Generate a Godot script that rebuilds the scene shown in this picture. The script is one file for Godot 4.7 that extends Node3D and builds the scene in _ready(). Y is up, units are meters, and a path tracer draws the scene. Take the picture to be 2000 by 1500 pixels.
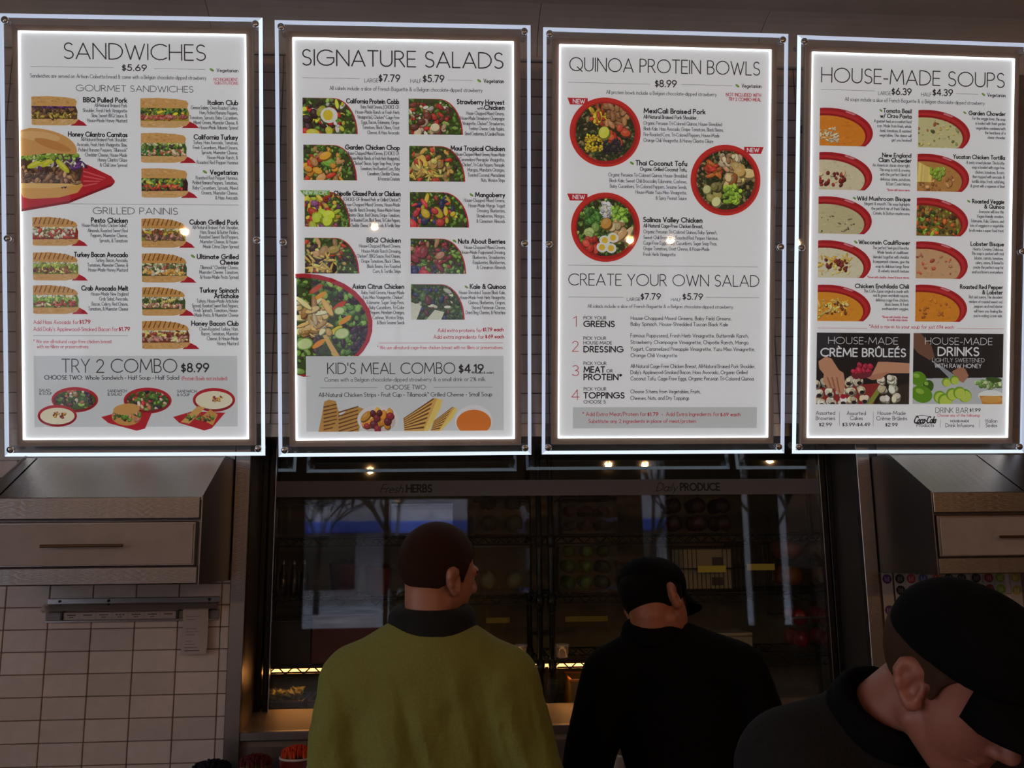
extends Node3D
# A restaurant's order counter: four edge-lit menu boards above a glazed cooler and two steel hoods; three cooks at work below them.

const BOARD_W := .949
const BOARD_H := 1.619
const TILE := Vector2(.1556, .0794)

func _ready() -> void:
	# ---- camera, sky, exposure
	var camera := Camera3D.new()
	camera.name = "camera"; add_child(camera)
	camera.fov = rad_to_deg(2.0 * atan(750.0 / 1800.0)); camera.near = .05; camera.far = 200.0
	camera.position = Vector3(0, 1.6, 0); camera.rotation = Vector3(.1783, -.0730, -.0104); camera.current = true
	var env := Environment.new()
	env.background_mode = Environment.BG_SKY
	var overcast := ProceduralSkyMaterial.new()
	overcast.sky_top_color = Color(.83, .87, .94); overcast.sky_horizon_color = Color(.93, .94, .96); overcast.ground_horizon_color = Color(.8, .81, .83); overcast.ground_bottom_color = Color(.6, .6, .6)
	overcast.sky_energy_multiplier = SKY; overcast.ground_energy_multiplier = SKY; overcast.sun_angle_max = 0.0
	var sky := Sky.new()
	sky.sky_material = overcast; env.sky = sky
	env.tonemap_mode = Environment.TONE_MAPPER_LINEAR; env.tonemap_exposure = 1.0
	env.sdfgi_enabled = true; env.ssao_enabled = true; env.ssil_enabled = true
	var world := WorldEnvironment.new()
	world.environment = env; add_child(world)
	make_materials()
	# ---- the place
	room()
	back_wall()
	storefront()
	cooler()
	# ---- the things in it
	for k in 4: menu_board(k)
	hoods()
	small_wall_things()
	cooler_stock()
	counter_things()
	dining_lamps()
	people()
	outdoors()

const SKY := 1.6

func make_materials() -> void:
	M.tile = []
	for k in 4:
		var t := mottled(Color(.80, .74, .71).darkened(.02 * k), Color(.84, .78, .75).darkened(.02 * k), 11 + k, 3.0, .16)
		t.uv1_offset = Vector3(.3 * k, .17 * k, 0); M.tile.append(t)
	M.grout = mottled(Color(.44, .39, .365), Color(.52, .47, .44), 3, 6.0, .9)
	M.plaster = mottled(Color(.80, .79, .78), Color(.84, .83, .82), 4, 1.2, .55)
	M.ceiling = mottled(Color(.76, .74, .72), Color(.81, .79, .77), 6, 1.0, .8)
	M.floor = mottled(Color(.52, .46, .41), Color(.60, .54, .48), 7, 1.5, .5)
	M.paint = mottled(Color(.62, .56, .50), Color(.68, .61, .55), 8, 1.0, .8)
	M.panel = mottled(Color(.22, .17, .14), Color(.28, .22, .18), 10, 1.0, .7)
	M.reveal = brushed(Color(.55, .525, .51), .42)
	M.steel = brushed(Color(.55, .525, .51), .3)
	M.steel_plain = mat(Color(.55, .525, .51), .34, 1.0)
	M.chrome = mat(Color(.8, .78, .77), .2, 1.0)
	M.dark = mat(Color(.045, .04, .038), .6)
	M.frame = mat(Color(.16, .145, .135), .35, .8)
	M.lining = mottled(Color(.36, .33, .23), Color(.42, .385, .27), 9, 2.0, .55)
	M.acrylic = pane(Color(.93, .97, 1), .02)
	M.acrylic.metallic_specular = .36
	M.glass = pane(Color(.3, .32, .32), .012)
	M.clear = pane(Color(.3, .32, .3), .03)
	M.backing = mottled(Color(.53, .45, .40), Color(.57, .485, .43), 12, 2.0, .55)
	M.rod = pane(Color(.85, .87, .9), .35)
	M.edge_light = glow(Color(.84, .92, 1.0), 1.05)
	M.edge_light_soft = glow(Color(.80, .88, 1.0), .6)
	M.strip_light = glow(Color(.95, .98, 1.0), 2.2)
	M.green_wire = mat(Color(.05, .085, .075), .35, .3)
	M.chrome_wire = mat(Color(.22, .2, .18), .3, .9)

# ---------------------------------------------------------------- room shell
func slab(called: String, lo: Vector3, hi: Vector3, m: Material, label: String) -> MeshInstance3D:
	var o := box(called, lo, hi, m, self)
	o.set_meta("kind", "structure"); o.set_meta("label", label); o.set_meta("category", called.split("_")[0])
	return o

func room() -> void:
	slab("floor", Vector3(-4.4, -.1, -5.0), Vector3(6.2, 0, 5.2), M.floor, "brown tiled restaurant floor")
	slab("ceiling", Vector3(-4.4, 3.79, -3.4), Vector3(6.2, 3.9, 5.2), M.ceiling, "grey ceiling above the counter and dining room")
	slab("wall_right", Vector3(6.0, 0, -5.0), Vector3(6.2, 3.9, 5.2), M.paint, "tan painted side wall beyond the soup board")
	# the cove between the tiled wall and the ceiling, in lengths with fine joints
	var cove := setting("trim_1", "plain curved cove above the tiled wall")
	var joints := [-4.2, -3.6, -2.3, -.97, .385, 1.34, 2.7, 4.0, 6.0]
	for k in joints.size() - 1:
		var st := st0()
		var zy := PackedVector2Array([Vector2(-3.62, 3.9)])
		zy.append(Vector2(-3.62, 3.66))
		for j in 9:
			var a := PI / 2 * j / 8.0
			zy.append(Vector2(-3.6 + .2 * (1 - cos(a)), 3.665 + .125 * sin(a)))
		zy.append(Vector2(-3.4, 3.9))
		prism_x(st, zy, joints[k] + .0012, joints[k + 1] - .0012)
		obj("cove_length", done(st), M.plaster, cove)
	var bead := st0()
	bx(bead, Vector3(.9, 3.652, -3.594), Vector3(10.2, .02, .02), .006)
	obj("bead", done(bead), M.plaster, cove)

func back_wall() -> void:
	var wall := setting("wall_back", "wall of stacked off-white tiles behind the menu boards")
	var st := st0()
	bx(st, Vector3(-2.6, 1.9, -3.656), Vector3(3.6, 3.8, .1)); bx(st, Vector3(3.95, 1.9, -3.656), Vector3(4.5, 3.8, .1)); bx(st, Vector3(.45, 2.95, -3.656), Vector3(2.5, 1.7, .1))
	obj("masonry", done(st), M.grout, wall)
	var tiles := [st0(), st0()]
	for k in 2: bx(tiles[k], Vector3.ZERO, Vector3(TILE.x - .0032 - .0004 * k, TILE.y - .003, .01), .0018)
	var whole := [done(tiles[0]).commit(), done(tiles[1]).commit()]
	var rest := st0()
	var dice_ := RandomNumberGenerator.new(); dice_.seed = 3
	var shown := [[-1.70, -1.45], [-.78, -.48], [.22, .53], [1.2, 1.5], [2.1, 2.45]]
	var count := 0
	for part in 3:                                     # above the cooler; left of it; right of it
		var y_top: float = 3.642 if part == 0 else 2.045
		var rows := 20 if part == 0 else 17
		for row in rows:
			for col in range(-16, 25):
				var x: float = -1.6107 + TILE.x * (col + .5); var y := y_top - TILE.y * (row + .5)
				if part == 1 and x > -.88: continue
				if part == 2 and x < 1.70: continue
				if part == 2 and x - TILE.x / 2 < 1.70: continue
				var single := false
				if part == 0:
					for g in shown: single = single or (x > g[0] and x < g[1])
				elif part == 1: single = x > -1.95 and y < 1.56 and y > .8
				else: single = x < 1.9 and y < 1.56 and y > .9
				if single and count < 298:
					count += 1
					put("tile", whole[dice_.randi() % 2], M.tile[dice_.randi() % 4], wall, Vector3(x, y, -3.603 + dice_.randf_range(0, .0008)))
				else: bx(rest, Vector3(x, y, -3.604), Vector3(TILE.x - .004, TILE.y - .0035, .01))
	for row in 17:                                     # the cut tiles against the steel corner
		var y := 2.045 - TILE.y * (row + .5)
		var cut := st0()
		bx(cut, Vector3.ZERO, Vector3(.03, TILE.y - .0035, .01), .0018)
		if y > .8 and y < 1.56: obj("tile", done(cut), M.tile[row % 4], wall, Vector3(-.8165, y, -3.603))
	var o := obj("tile_field", done(rest), M.tile[1], wall)
	o.set_meta("kind", "stuff")

func storefront() -> void:
	# the street side behind the camera and the glazed side on the left: walls with window openings
	opening_wall("wall_front", "street wall of the dining room with its window openings", -4.4, 6.2, [[-1.95, .35, .55, 2.35], [2.68, 3.12, .5, 3.0], [4.1, 4.3, .5, 3.0], [4.42, 4.52, .5, 3.0], [4.62, 4.84, .5, 3.0]], Transform3D(Basis.IDENTITY, Vector3(0, 0, 5.1)), "narrow storefront window looking out on the parking lot")
	opening_wall("wall_left", "glazed side wall of the dining room", -4.8, 3.6, SIDE_WINDOWS, Transform3D(Basis(Vector3.UP, PI / 2), Vector3(-4.3, 0, 0)), "tall side window of the dining room")

const SIDE_WINDOWS := [[-3.4, -1.9, .4, 3.0], [-1.75, -.25, .4, 3.0], [-.1, 1.4, .4, 3.0]]
var window_number := 1

func opening_wall(called: String, label: String, from: float, to: float, holes: Array, where: Transform3D, pane_label: String) -> void:
	var wall := setting(called, label)
	wall.transform = where
	var st := st0()
	var x := from
	for h in holes + [[to, to, 0, 0]]:
		bx(st, Vector3((x + h[0]) / 2, 1.95, 0), Vector3(h[0] - x, 3.9, .2))
		if h[1] > h[0]:
			bx(st, Vector3((h[0] + h[1]) / 2, h[2] / 2, 0), Vector3(h[1] - h[0], h[2], .2)); bx(st, Vector3((h[0] + h[1]) / 2, (3.9 + h[3]) / 2, 0), Vector3(h[1] - h[0], 3.9 - h[3], .2))
		x = h[1]
	obj("masonry", done(st), M.panel, wall)
	for h in holes:
		var w := setting("window_%d" % window_number, pane_label)
		window_number += 1
		w.transform = where
		var f := st0()
		for e in [[h[0], h[0] + .05, h[2], h[3]], [h[1] - .05, h[1], h[2], h[3]], [h[0], h[1], h[2], h[2] + .05], [h[0], h[1], h[3] - .05, h[3]]]: bx(f, Vector3((e[0] + e[1]) / 2, (e[2] + e[3]) / 2, 0), Vector3(e[1] - e[0], e[3] - e[2], .08), .004)
		if h[1] - h[0] > 1.8: bx(f, Vector3((h[0] + h[1]) / 2, (h[2] + h[3]) / 2, 0), Vector3(.06, h[3] - h[2], .08), .004)
		obj("window_frame", done(f), M.frame, w)
		box("pane", Vector3(h[0], h[2], -.003), Vector3(h[1], h[3], .003), M.glass, w)

# ---------------------------------------------------------------- menu boards
func menu_board(k: int) -> void:
	var at: Array = [[-1.1459, 1.9579, -3.5034, .2026, -.0274, -.0015], [-.1485, 1.9545, -3.4926, .2045, -.0105, .0047], [.842, 1.9602, -3.4997, .203, -.0028, .0014], [1.8234, 1.9596, -3.5044, .2017, .0097, .0002]][k]
	var label: String = ["edge-lit acrylic menu board listing sandwiches and grilled paninis", "edge-lit acrylic menu board listing signature salads and the kid's meal", "edge-lit acrylic menu board listing quinoa protein bowls and build-your-own salad", "edge-lit acrylic menu board listing soups, desserts and drinks"][k]
	var b := thing("menu_board", label, "menu board", Vector3(at[0], at[1], at[2]), "menu boards over the counter")
	b.rotation = Vector3(at[3], at[4], at[5])
	var W := BOARD_W / 2; var H := BOARD_H; var e := .0125
	box("backing", Vector3(-.437, .036, -.034), Vector3(.437, 1.585, -.012), M.backing, b, .003)
	var sheet := st0()
	bx(sheet, Vector3(0, H / 2, 0), Vector3(BOARD_W - e * 1.6, H - e * 1.6, .01))
	obj("acrylic_sheet", done(sheet), M.acrylic, b)
	var print_ := mat(Color.WHITE, .6)
	print_.albedo_texture = printed_page(k)
	print_.emission_enabled = true; print_.emission_texture = print_.albedo_texture; print_.emission_operator = BaseMaterial3D.EMISSION_OP_MULTIPLY
	print_.emission = Color(.93, .975, 1.0); print_.emission_energy_multiplier = .36
	var leaf := QuadMesh.new()
	leaf.size = Vector2(.82, 1.497)
	var lit := put("light_panel", leaf, print_, b, Vector3(0, .8105, -.0112))
	lit.set_meta("label", "backlit printed menu sheet")
	for s in [[-.411, .8105, .002, 1.499], [.411, .8105, .002, 1.499], [0, .0615, .82, .002], [0, 1.5595, .82, .002]]:
		var l := st0()
		bx(l, Vector3(s[0], s[1], -.0085), Vector3(s[2], s[3], .006))
		obj("strip_light", done(l), M.strip_light, b)
	# the bevelled rim of the sheet, where the light leaves it
	var rim := [[Vector2(-W, 0), Vector2(W, 0)], [Vector2(W, 0), Vector2(W, H)], [Vector2(W, H), Vector2(-W, H)], [Vector2(-W, H), Vector2(-W, 0)]]
	var mid := Vector2(0, H / 2)
	for r in 4:
		var st := st0()
		var a: Vector2 = rim[r][0]; var c: Vector2 = rim[r][1]
		var ia := Vector2(a.x - signf(a.x) * e, a.y + (e if a.y < mid.y else -e)); var ic := Vector2(c.x - signf(c.x) * e, c.y + (e if c.y < mid.y else -e))
		var f := func(p: Vector2, z: float) -> Vector3: return Vector3(p.x, p.y, z)
		var outward := Vector3((a.x + c.x) / 2, (a.y + c.y) / 2 - mid.y, 0)
		face(st, Vector3(0, 0, 1), [f.call(a, .002), f.call(c, .002), f.call(ic, .006), f.call(ia, .006)])
		face(st, Vector3(0, 0, -1), [f.call(a, -.002), f.call(c, -.002), f.call(ic, -.006), f.call(ia, -.006)])
		face(st, outward, [f.call(a, .002), f.call(c, .002), f.call(c, -.002), f.call(a, -.002)])
		face(st, -outward, [f.call(ia, .006), f.call(ic, .006), f.call(ic, -.006), f.call(ia, -.006)])
		obj("edge_light", done(st), M.edge_light if r == 0 or (r == 1 and k == 0) or (r == 3 and k == 3) else M.edge_light_soft, b)
	for x in [-.4505, .4505]:
		for y in [.026, .80, 1.593]:
			var s := Node3D.new()
			s.name = "standoff"; b.add_child(s, true); s.position = Vector3(x, y, 0); s.rotation.x = PI / 2
			var cap := st0()
			lathe(cap, [[0, .016], [.009, .0155], [.0125, .0125], [.0135, .006]], 20)
			obj("cap", done(cap), M.chrome, s)
			var rod := st0()
			lathe(rod, [[.0125, -.006], [.0125, -.075], [0, -.075]], 16)
			obj("rod", done(rod), M.rod, s)
	for x in [-.3, .3]:                                # arms that carry the board off the wall
		for y in [.25, 1.35]:
			var reach: float = (.092 + y * sin(at[3]) - .015 * sin(at[3])) / cos(at[3]) - .042
			var arm := box("arm", Vector3(x - .015, y - .015, -.034 - reach), Vector3(x + .015, y + .015, -.034), M.frame, b)
	var lamp := AreaLight3D.new()
	lamp.name = "board_lamp"; b.add_child(lamp); lamp.position = Vector3(0, .81, .02); lamp.rotation.y = PI
	lamp.area_size = Vector2(.82, 1.49); lamp.light_color = Color(.93, .97, 1); lamp.light_energy = .03; lamp.shadow_enabled = true

# ---------------------------------------------------------------- the glazed cooler
const CX0 := -.744
const CX1 := 1.645

func cooler() -> void:
	var c := thing("display_cooler", "wide built-in glass-fronted cooler between two steel columns", "cooler", Vector3(.45, 0, -3.85))
	var off := -c.position
	var p := func(called: String, lo: Vector3, hi: Vector3, m: Material, bev := 0.0) -> MeshInstance3D: return box(called, lo + off, hi + off, m, c, bev)
	p.call("column", Vector3(-.80, 0, -3.62), Vector3(CX0, 2.09, -3.585), M.steel, .002)
	p.call("column", Vector3(CX1, 0, -3.62), Vector3(1.70, 2.09, -3.585), M.steel, .002)
	p.call("reveal", Vector3(CX0 - .02, .9, -3.9), Vector3(CX0, 2.04, -3.62), M.reveal)
	p.call("reveal", Vector3(CX1, .9, -3.9), Vector3(CX1 + .02, 2.04, -3.62), M.reveal)
	p.call("soffit", Vector3(CX0, 2.037, -3.9), Vector3(CX1, 2.06, -3.62), M.steel_plain)
	p.call("header", Vector3(-.80, 2.037, -3.62), Vector3(1.70, 2.09, -3.588), M.steel_plain, .002)
	for x in [[CX0, CX0 + .022], [CX0 + .028, CX0 + .05], [CX1 - .05, CX1 - .028], [CX1 - .022, CX1]]: p.call("jamb", Vector3(x[0], .93, -3.88), Vector3(x[1], 2.04, -3.84), M.frame, .002)
	for x in [CX0 + .053, CX1 - .053]: p.call("bead", Vector3(x - .0015, .93, -3.85), Vector3(x + .0015, 2.04, -3.835), M.chrome)
	p.call("glass", Vector3(CX0 + .05, .985, -3.853), Vector3(CX1 - .05, 2.037, -3.847), M.glass)
	# the lettered film band across the glass
	page = Image.create_empty(2048, 58, false, Image.FORMAT_RGB8)
	page.fill(Color(.40, .38, .37))
	var px := func(x: float) -> float: return (x - (CX0 + .05)) / (CX1 - CX0 - .1) * 2048.0
	write("Fresh", px.call(-.268), 44, px.call(-.178) - px.call(-.268), 30, .06, Color(.07, .06, .06), .35)
	write("HERBS", px.call(-.16), 42, px.call(-.057) - px.call(-.16), 26, .15, Color(.07, .06, .06))
	write("Daily", px.call(.885), 44, px.call(.972) - px.call(.885), 30, .06, Color(.07, .06, .06), .35)
	write("PRODUCE", px.call(.99), 42, px.call(1.158) - px.call(.99), 26, .15, Color(.07, .06, .06))
	var film := mat(Color.WHITE, .7)
	film.albedo_texture = ImageTexture.create_from_image(page)
	var strip := QuadMesh.new()
	strip.size = Vector2(CX1 - CX0 - .1, .065)
	put("lettered_band", strip, film, c, Vector3((CX0 + CX1) / 2, 1.855, -3.8462) + off).set_meta("label", "grey film band lettered Fresh HERBS and Daily PRODUCE")
	# the sill, ledge and base under the glass
	var sill := st0()
	prism_x(sill, PackedVector2Array([Vector2(-3.87, .90), Vector2(-3.87, .99), Vector2(-3.61, .957), Vector2(-3.61, .90)]), CX0 - .45, CX1 - .45)
	obj("sill", done(sill), mottled(Color(.46, .39, .32), Color(.50, .43, .36), 21, 2.0, .45), c, Vector3(0, 0, 3.85))
	p.call("ledge", Vector3(CX0, .925, -3.62), Vector3(CX1, .957, -3.585), M.steel, .003)
	p.call("kick_panel", Vector3(CX0, .3, -3.63), Vector3(.41, .922, -3.615), M.steel_plain); p.call("kick_panel", Vector3(.414, .3, -3.63), Vector3(CX1, .922, -3.615), M.steel_plain)
	# the lined cabinet behind the glass
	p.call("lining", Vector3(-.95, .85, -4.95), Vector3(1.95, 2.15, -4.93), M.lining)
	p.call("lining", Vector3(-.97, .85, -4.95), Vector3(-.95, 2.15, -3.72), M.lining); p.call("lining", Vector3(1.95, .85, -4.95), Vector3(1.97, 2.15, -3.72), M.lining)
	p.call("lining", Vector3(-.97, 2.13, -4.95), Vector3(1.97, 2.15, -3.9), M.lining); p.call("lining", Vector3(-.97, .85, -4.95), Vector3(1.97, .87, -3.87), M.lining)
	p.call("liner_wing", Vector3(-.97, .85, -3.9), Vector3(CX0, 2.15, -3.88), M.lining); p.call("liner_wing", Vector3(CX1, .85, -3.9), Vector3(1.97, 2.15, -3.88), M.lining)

func zigzag_shelf(x0: float, x1: float, y: float, zf: float, zb: float) -> SurfaceTool:
	var st := st0()
	for z in [zf, zb]:
		tube(st, [Vector3(x0, y, z), Vector3(x1, y, z)], .004); tube(st, [Vector3(x0, y - .034, z), Vector3(x1, y - .034, z)], .0032)
		var n := int((x1 - x0) / .036)
		for k in n:
			var a := Vector3(lerpf(x0, x1, float(k) / n), y - (0.0 if k % 2 else .034), z); var b := Vector3(lerpf(x0, x1, float(k + 1) / n), y - (.034 if k % 2 else 0.0), z)
			tube(st, [a, b], .0026, 4, false)
	for x in [x0, x1]: tube(st, [Vector3(x, y, zf), Vector3(x, y, zb)], .004)
	var m := int((x1 - x0) / .024)
	for k in range(1, m):
		var x := lerpf(x0, x1, float(k) / m)
		tube(st, [Vector3(x, y + .003, zf), Vector3(x, y + .003, zb)], .0018, 4, false)
	return done(st)

func wire_rack(x0: float, x1: float, ys: Array, zf: float, zb: float, label: String) -> void:
	var r := thing("wire_rack", label, "shelving", Vector3((x0 + x1) / 2, .87, (zf + zb) / 2), "wire racks inside the cooler")
	var w := (x1 - x0) / 2; var d := (zf - zb) / 2
	for sx in [-1, 1]:
		for sz in [-1, 1]:
			var st := st0()
			lathe(st, [[.0, 0], [.0125, 0], [.0125, 1.2], [0, 1.2]], 12, Vector3(sx * w, 0, sz * d))
			for k in 12: lathe(st, [[.0125, .08 + k * .095], [.0135, .083 + k * .095], [.0125, .086 + k * .095]], 12, Vector3(sx * w, 0, sz * d))
			for y in ys: lathe(st, [[.0125, y - .92], [.019, y - .915], [.0175, y - .868], [.0125, y - .866]], 12, Vector3(sx * w, 0, sz * d))
			obj("post", done(st), M.green_wire, r)
	for y in ys: obj("shelf", zigzag_shelf(-w, w, y - .87, d, -d), M.green_wire, r)

# ---------------------------------------------------------------- hoods
func hoods() -> void:
	var h := hood(-1.514, -.804, "stainless steel hood with a pull-out drawer left of the cooler", .0625, [-1.306, -1.046])
	var g := hood(1.704, 2.41, "stainless steel hood with a pull-out drawer beneath the soup board", .5, [1.928, 2.19])

func hood(x0: float, x1: float, label: String, seam: float, grip: Array) -> Node3D:
	var h := thing("range_hood", label, "hood", Vector3((x0 + x1) / 2, 1.5, -3.6), "steel hoods beside the cooler")
	var o := -h.position
	var p := func(called: String, lo: Vector3, hi: Vector3, m: Material, bev := 0.0, to: Node = h) -> MeshInstance3D: return box(called, lo + o, hi + o, m, to, bev)
	p.call("body", Vector3(x0 + .012, 1.505, -3.598), Vector3(x1 - .012, 1.77, -3.19), M.steel_plain)
	p.call("fascia", Vector3(x0 + .008, 1.714, -3.2), Vector3(x1 - .008, 1.786, -3.15), M.steel, .003)
	p.call("lower_band", Vector3(x0 + .008, 1.502, -3.2), Vector3(x1 - .008, 1.558, -3.152), M.steel, .003)
	var d: MeshInstance3D = p.call("drawer_front", Vector3(x0 + .02, 1.56, -3.19), Vector3(x1 - .02, 1.706, -3.16), M.steel, .003)
	p.call("drawer_panel", Vector3(x0 + .03, 1.566, -3.162), Vector3(x1 - .028, 1.697, -3.156), mottled(Color(.62, .57, .545), Color(.66, .605, .58), 31, 2.0, .22), .001, d)
	var bar := st0()
	tube(bar, [Vector3(grip[0], 1.628, -3.125) + o, Vector3(grip[1], 1.628, -3.125) + o], .0052, 10)
	for x in [grip[0] + .03, grip[1] - .03]: tube(bar, [Vector3(x, 1.628, -3.125) + o, Vector3(x, 1.628, -3.158) + o], .004, 8)
	obj("handle", done(bar), mat(Color(.42, .33, .27), .3, .9), d)
	var side := PackedVector2Array([Vector2(-3.598, 1.5), Vector2(-3.148, 1.5), Vector2(-3.148, 1.79), Vector2(-3.435, 1.952), Vector2(-3.598, 1.952)])
	for x in [[x0, x0 + .004], [x1 - .004, x1]]:
		var st := st0()
		prism_x(st, side, x[0], x[1])
		obj("side_plate", done(st), M.steel_plain, h, o)
	var cut := lerpf(x0, x1, seam)
	for x in [[x0 + .004, cut - .0035], [cut + .0035, x1 - .004]]:
		var st := st0()
		prism_x(st, PackedVector2Array([Vector2(-3.155, 1.784), Vector2(-3.435, 1.945), Vector2(-3.598, 1.948), Vector2(-3.598, 1.943), Vector2(-3.44, 1.94), Vector2(-3.155, 1.776)]), x[0], x[1])
		obj("canopy_panel", done(st), M.steel, h, o)
	p.call("back_panel", Vector3(x0 - .2 if x0 < 0 else x0 + .03, 1.953, -3.598), Vector3(x1 if x0 < 0 else x1 + .2, 2.07, -3.59), M.steel)
	return h

# ---------------------------------------------------------------- small things on the tiled wall
func small_wall_things() -> void:
	var r := thing("ticket_rail", "chrome ticket rail with a printed label strip on the white tiles", "ticket rail", Vector3(-1.15, 1.4, -3.598))
	var o := -r.position
	var st := st0()
	bx(st, Vector3(-1.148, 1.43, -3.594) + o, Vector3(.625, .022, .006), .002)
	obj("back_flange", done(st), M.chrome, r)
	st = st0()
	prism_x(st, PackedVector2Array([Vector2(-3.59, 1.422), Vector2(-3.566, 1.416), Vector2(-3.56, 1.4), Vector2(-3.572, 1.392), Vector2(-3.59, 1.395)]), -1.468 - r.position.x, -.84 - r.position.x)
	obj("grip_roll", done(st), M.chrome, r, Vector3(0, o.y, o.z))
	box("label_plate", Vector3(-1.46, 1.362, -3.596) + o, Vector3(-.838, 1.395, -3.588) + o, mat(Color(.45, .43, .42), .3, .3), r)
	page = Image.create_empty(1024, 56, false, Image.FORMAT_RGB8)
	page.fill(Color(.62, .57, .545))
	for k in 7:
		page.fill_rect(Rect2i(int(k * 146.3), 0, 2, 56), Color(.3, .27, .26))
		write("-----" if k != 3 else "---", k * 146.3 + 36, 30, 74, 24, .3, Color(.25, .22, .22))
		if k != 1 and k != 6: write("--", k * 146.3 + 58, 46, 30, 20, .3, Color(.25, .22, .22))
	var strip := mat(Color.WHITE, .35)
	strip.albedo_texture = ImageTexture.create_from_image(page)
	var q := QuadMesh.new()
	q.size = Vector2(.405, .026)
	put("label_strip", q, strip, r, Vector3(-1.195, 1.378, -3.5872) + o)
	for x in [-1.402, -.988]: box("stop", Vector3(x - .004, 1.364, -3.588) + o, Vector3(x + .004, 1.394, -3.58) + o, mat(Color(.06, .08, .07), .5), r, .001)
	box("lower_lip", Vector3(-1.46, 1.356, -3.592) + o, Vector3(-.84, 1.362, -3.578) + o, M.chrome, r, .001)
	for x in [-1.415, -1.24, -.875]:
		st = st0()
		tube(st, [Vector3(x, 1.431, -3.592) + o, Vector3(x, 1.431, -3.588) + o], .005, 10)
		obj("screw", done(st), M.frame, r)
	page = Image.create_empty(220, 400, false, Image.FORMAT_RGB8)
	page.fill(Color(.68, .62, .60))
	for k in 11:
		if k in [2, 3, 7]: continue
		page.fill_rect(Rect2i(28, 60 + k * 28, 120 - (k * 37) % 60, 5), Color(.46, .41, .4))
	page.fill_rect(Rect2i(30, 366, 130, 8), Color(.3, .27, .27))
	var paper := mat(Color.WHITE, .7)
	paper.albedo_texture = ImageTexture.create_from_image(page)
	var slip := thing("order_slip", "curling printed paper order slip hanging from the ticket rail", "paper slip", Vector3(-.918, 1.396, -3.562))
	var face_ := SurfaceTool.new()
	face_.begin(Mesh.PRIMITIVE_TRIANGLES)
	for k in 8:
		for t in [[0, 0], [1, 0], [1, 1], [0, 0], [1, 1], [0, 1]]:
			var v: float = (k + t[1]) / 8.0
			face_.set_uv(Vector2(t[0], v)); face_.add_vertex(Vector3(-.046 + .092 * t[0], -.158 * v, -.006 - .014 * sin(v * PI * .8) + .012 * v * v))
	face_.generate_normals()
	obj("paper", face_, paper, slip)
	# round stickers hung as strips of backing paper under the right hood
	var strips := [[1.735, .26, Color(.25, .13, .36), "purple", .06], [1.787, .25, Color(.05, .045, .05), "black", .044], [1.833, .16, Color(.62, .2, .24), "pink", .044], [1.882, .12, Color(.26, .32, .56), "blue", .044], [1.942, .1, Color(.75, .3, .1), "orange", .044], [1.988, .1, Color(.1, .22, .2), "dark green", .044], [2.04, .12, Color(.1, .09, .09), "charcoal", .048], [2.1, .1, Color(.08, .15, .16), "teal striped", .05], [2.152, .1, Color(.48, .08, .1), "crimson", .044], [2.198, .12, Color(.45, .55, .15), "lime green", .044], [2.262, .14, Color(.62, .55, .2), "mustard", .05]]
	for s in strips:
		var t := thing("sticker_strip", "paper strip of round %s stickers hung on the tiles under the hood" % s[3], "stickers", Vector3(s[0], 1.497, -3.594), "sticker strips on the tiles")
		box("backing_paper", Vector3(-.022, -s[1], -.001), Vector3(.022, 0, .001), mat(Color(.66, .62, .58), .6), t)
		var n := int(s[1] / s[4])
		for k in n:
			if s[3] == "purple" and k % 2 == 1 and k != 3: continue
			var d := st0()
			tube(d, [Vector3(0, -.024 - k * s[4], .001), Vector3(0, -.024 - k * s[4], .0022)], .0185, 20)
			var dot := obj("sticker", done(d), mat(s[2], .4), t)
			for j in 3: box("print_bar", Vector3(-.009 + j * .007, -.034 - k * s[4], .0022), Vector3(-.006 + j * .007, -.015 - k * s[4] - .003 * (j % 2), .0026), mat((s[2] as Color).lightened(.45), .5), dot)

# ---------------------------------------------------------------- what the cooler holds
func lump(rx: float, ry: float, rz: float, lobes: int, deep: float, rough: float, seed_: int, seg := 14) -> SurfaceTool:      # a rounded fruit or root
	var st := st0()
	st.set_smooth_group(0)
	var n := FastNoiseLite.new()
	n.seed = seed_; n.frequency = 2.2
	var at := func(i: int, j: int) -> Vector3:
		var th := PI * i / (seg / 2.0); var ph := TAU * j / seg
		var d := Vector3(sin(th) * cos(ph), cos(th), sin(th) * sin(ph))
		var r := 1.0 + deep * cos(lobes * ph) * sin(th) + rough * n.get_noise_3dv(d * 1.5) - .25 * deep * absf(d.y)
		return Vector3(d.x * rx, d.y * ry, d.z * rz) * r
	for i in seg / 2:
		for j in seg:
			if i > 0: tri(st, at.call(i, j), at.call(i, (j + 1) % seg), at.call(i + 1, j))
			if i < seg / 2 - 1: tri(st, at.call(i, (j + 1) % seg), at.call(i + 1, (j + 1) % seg), at.call(i + 1, j))
	st.set_smooth_group(-1)
	return done(st)

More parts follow.
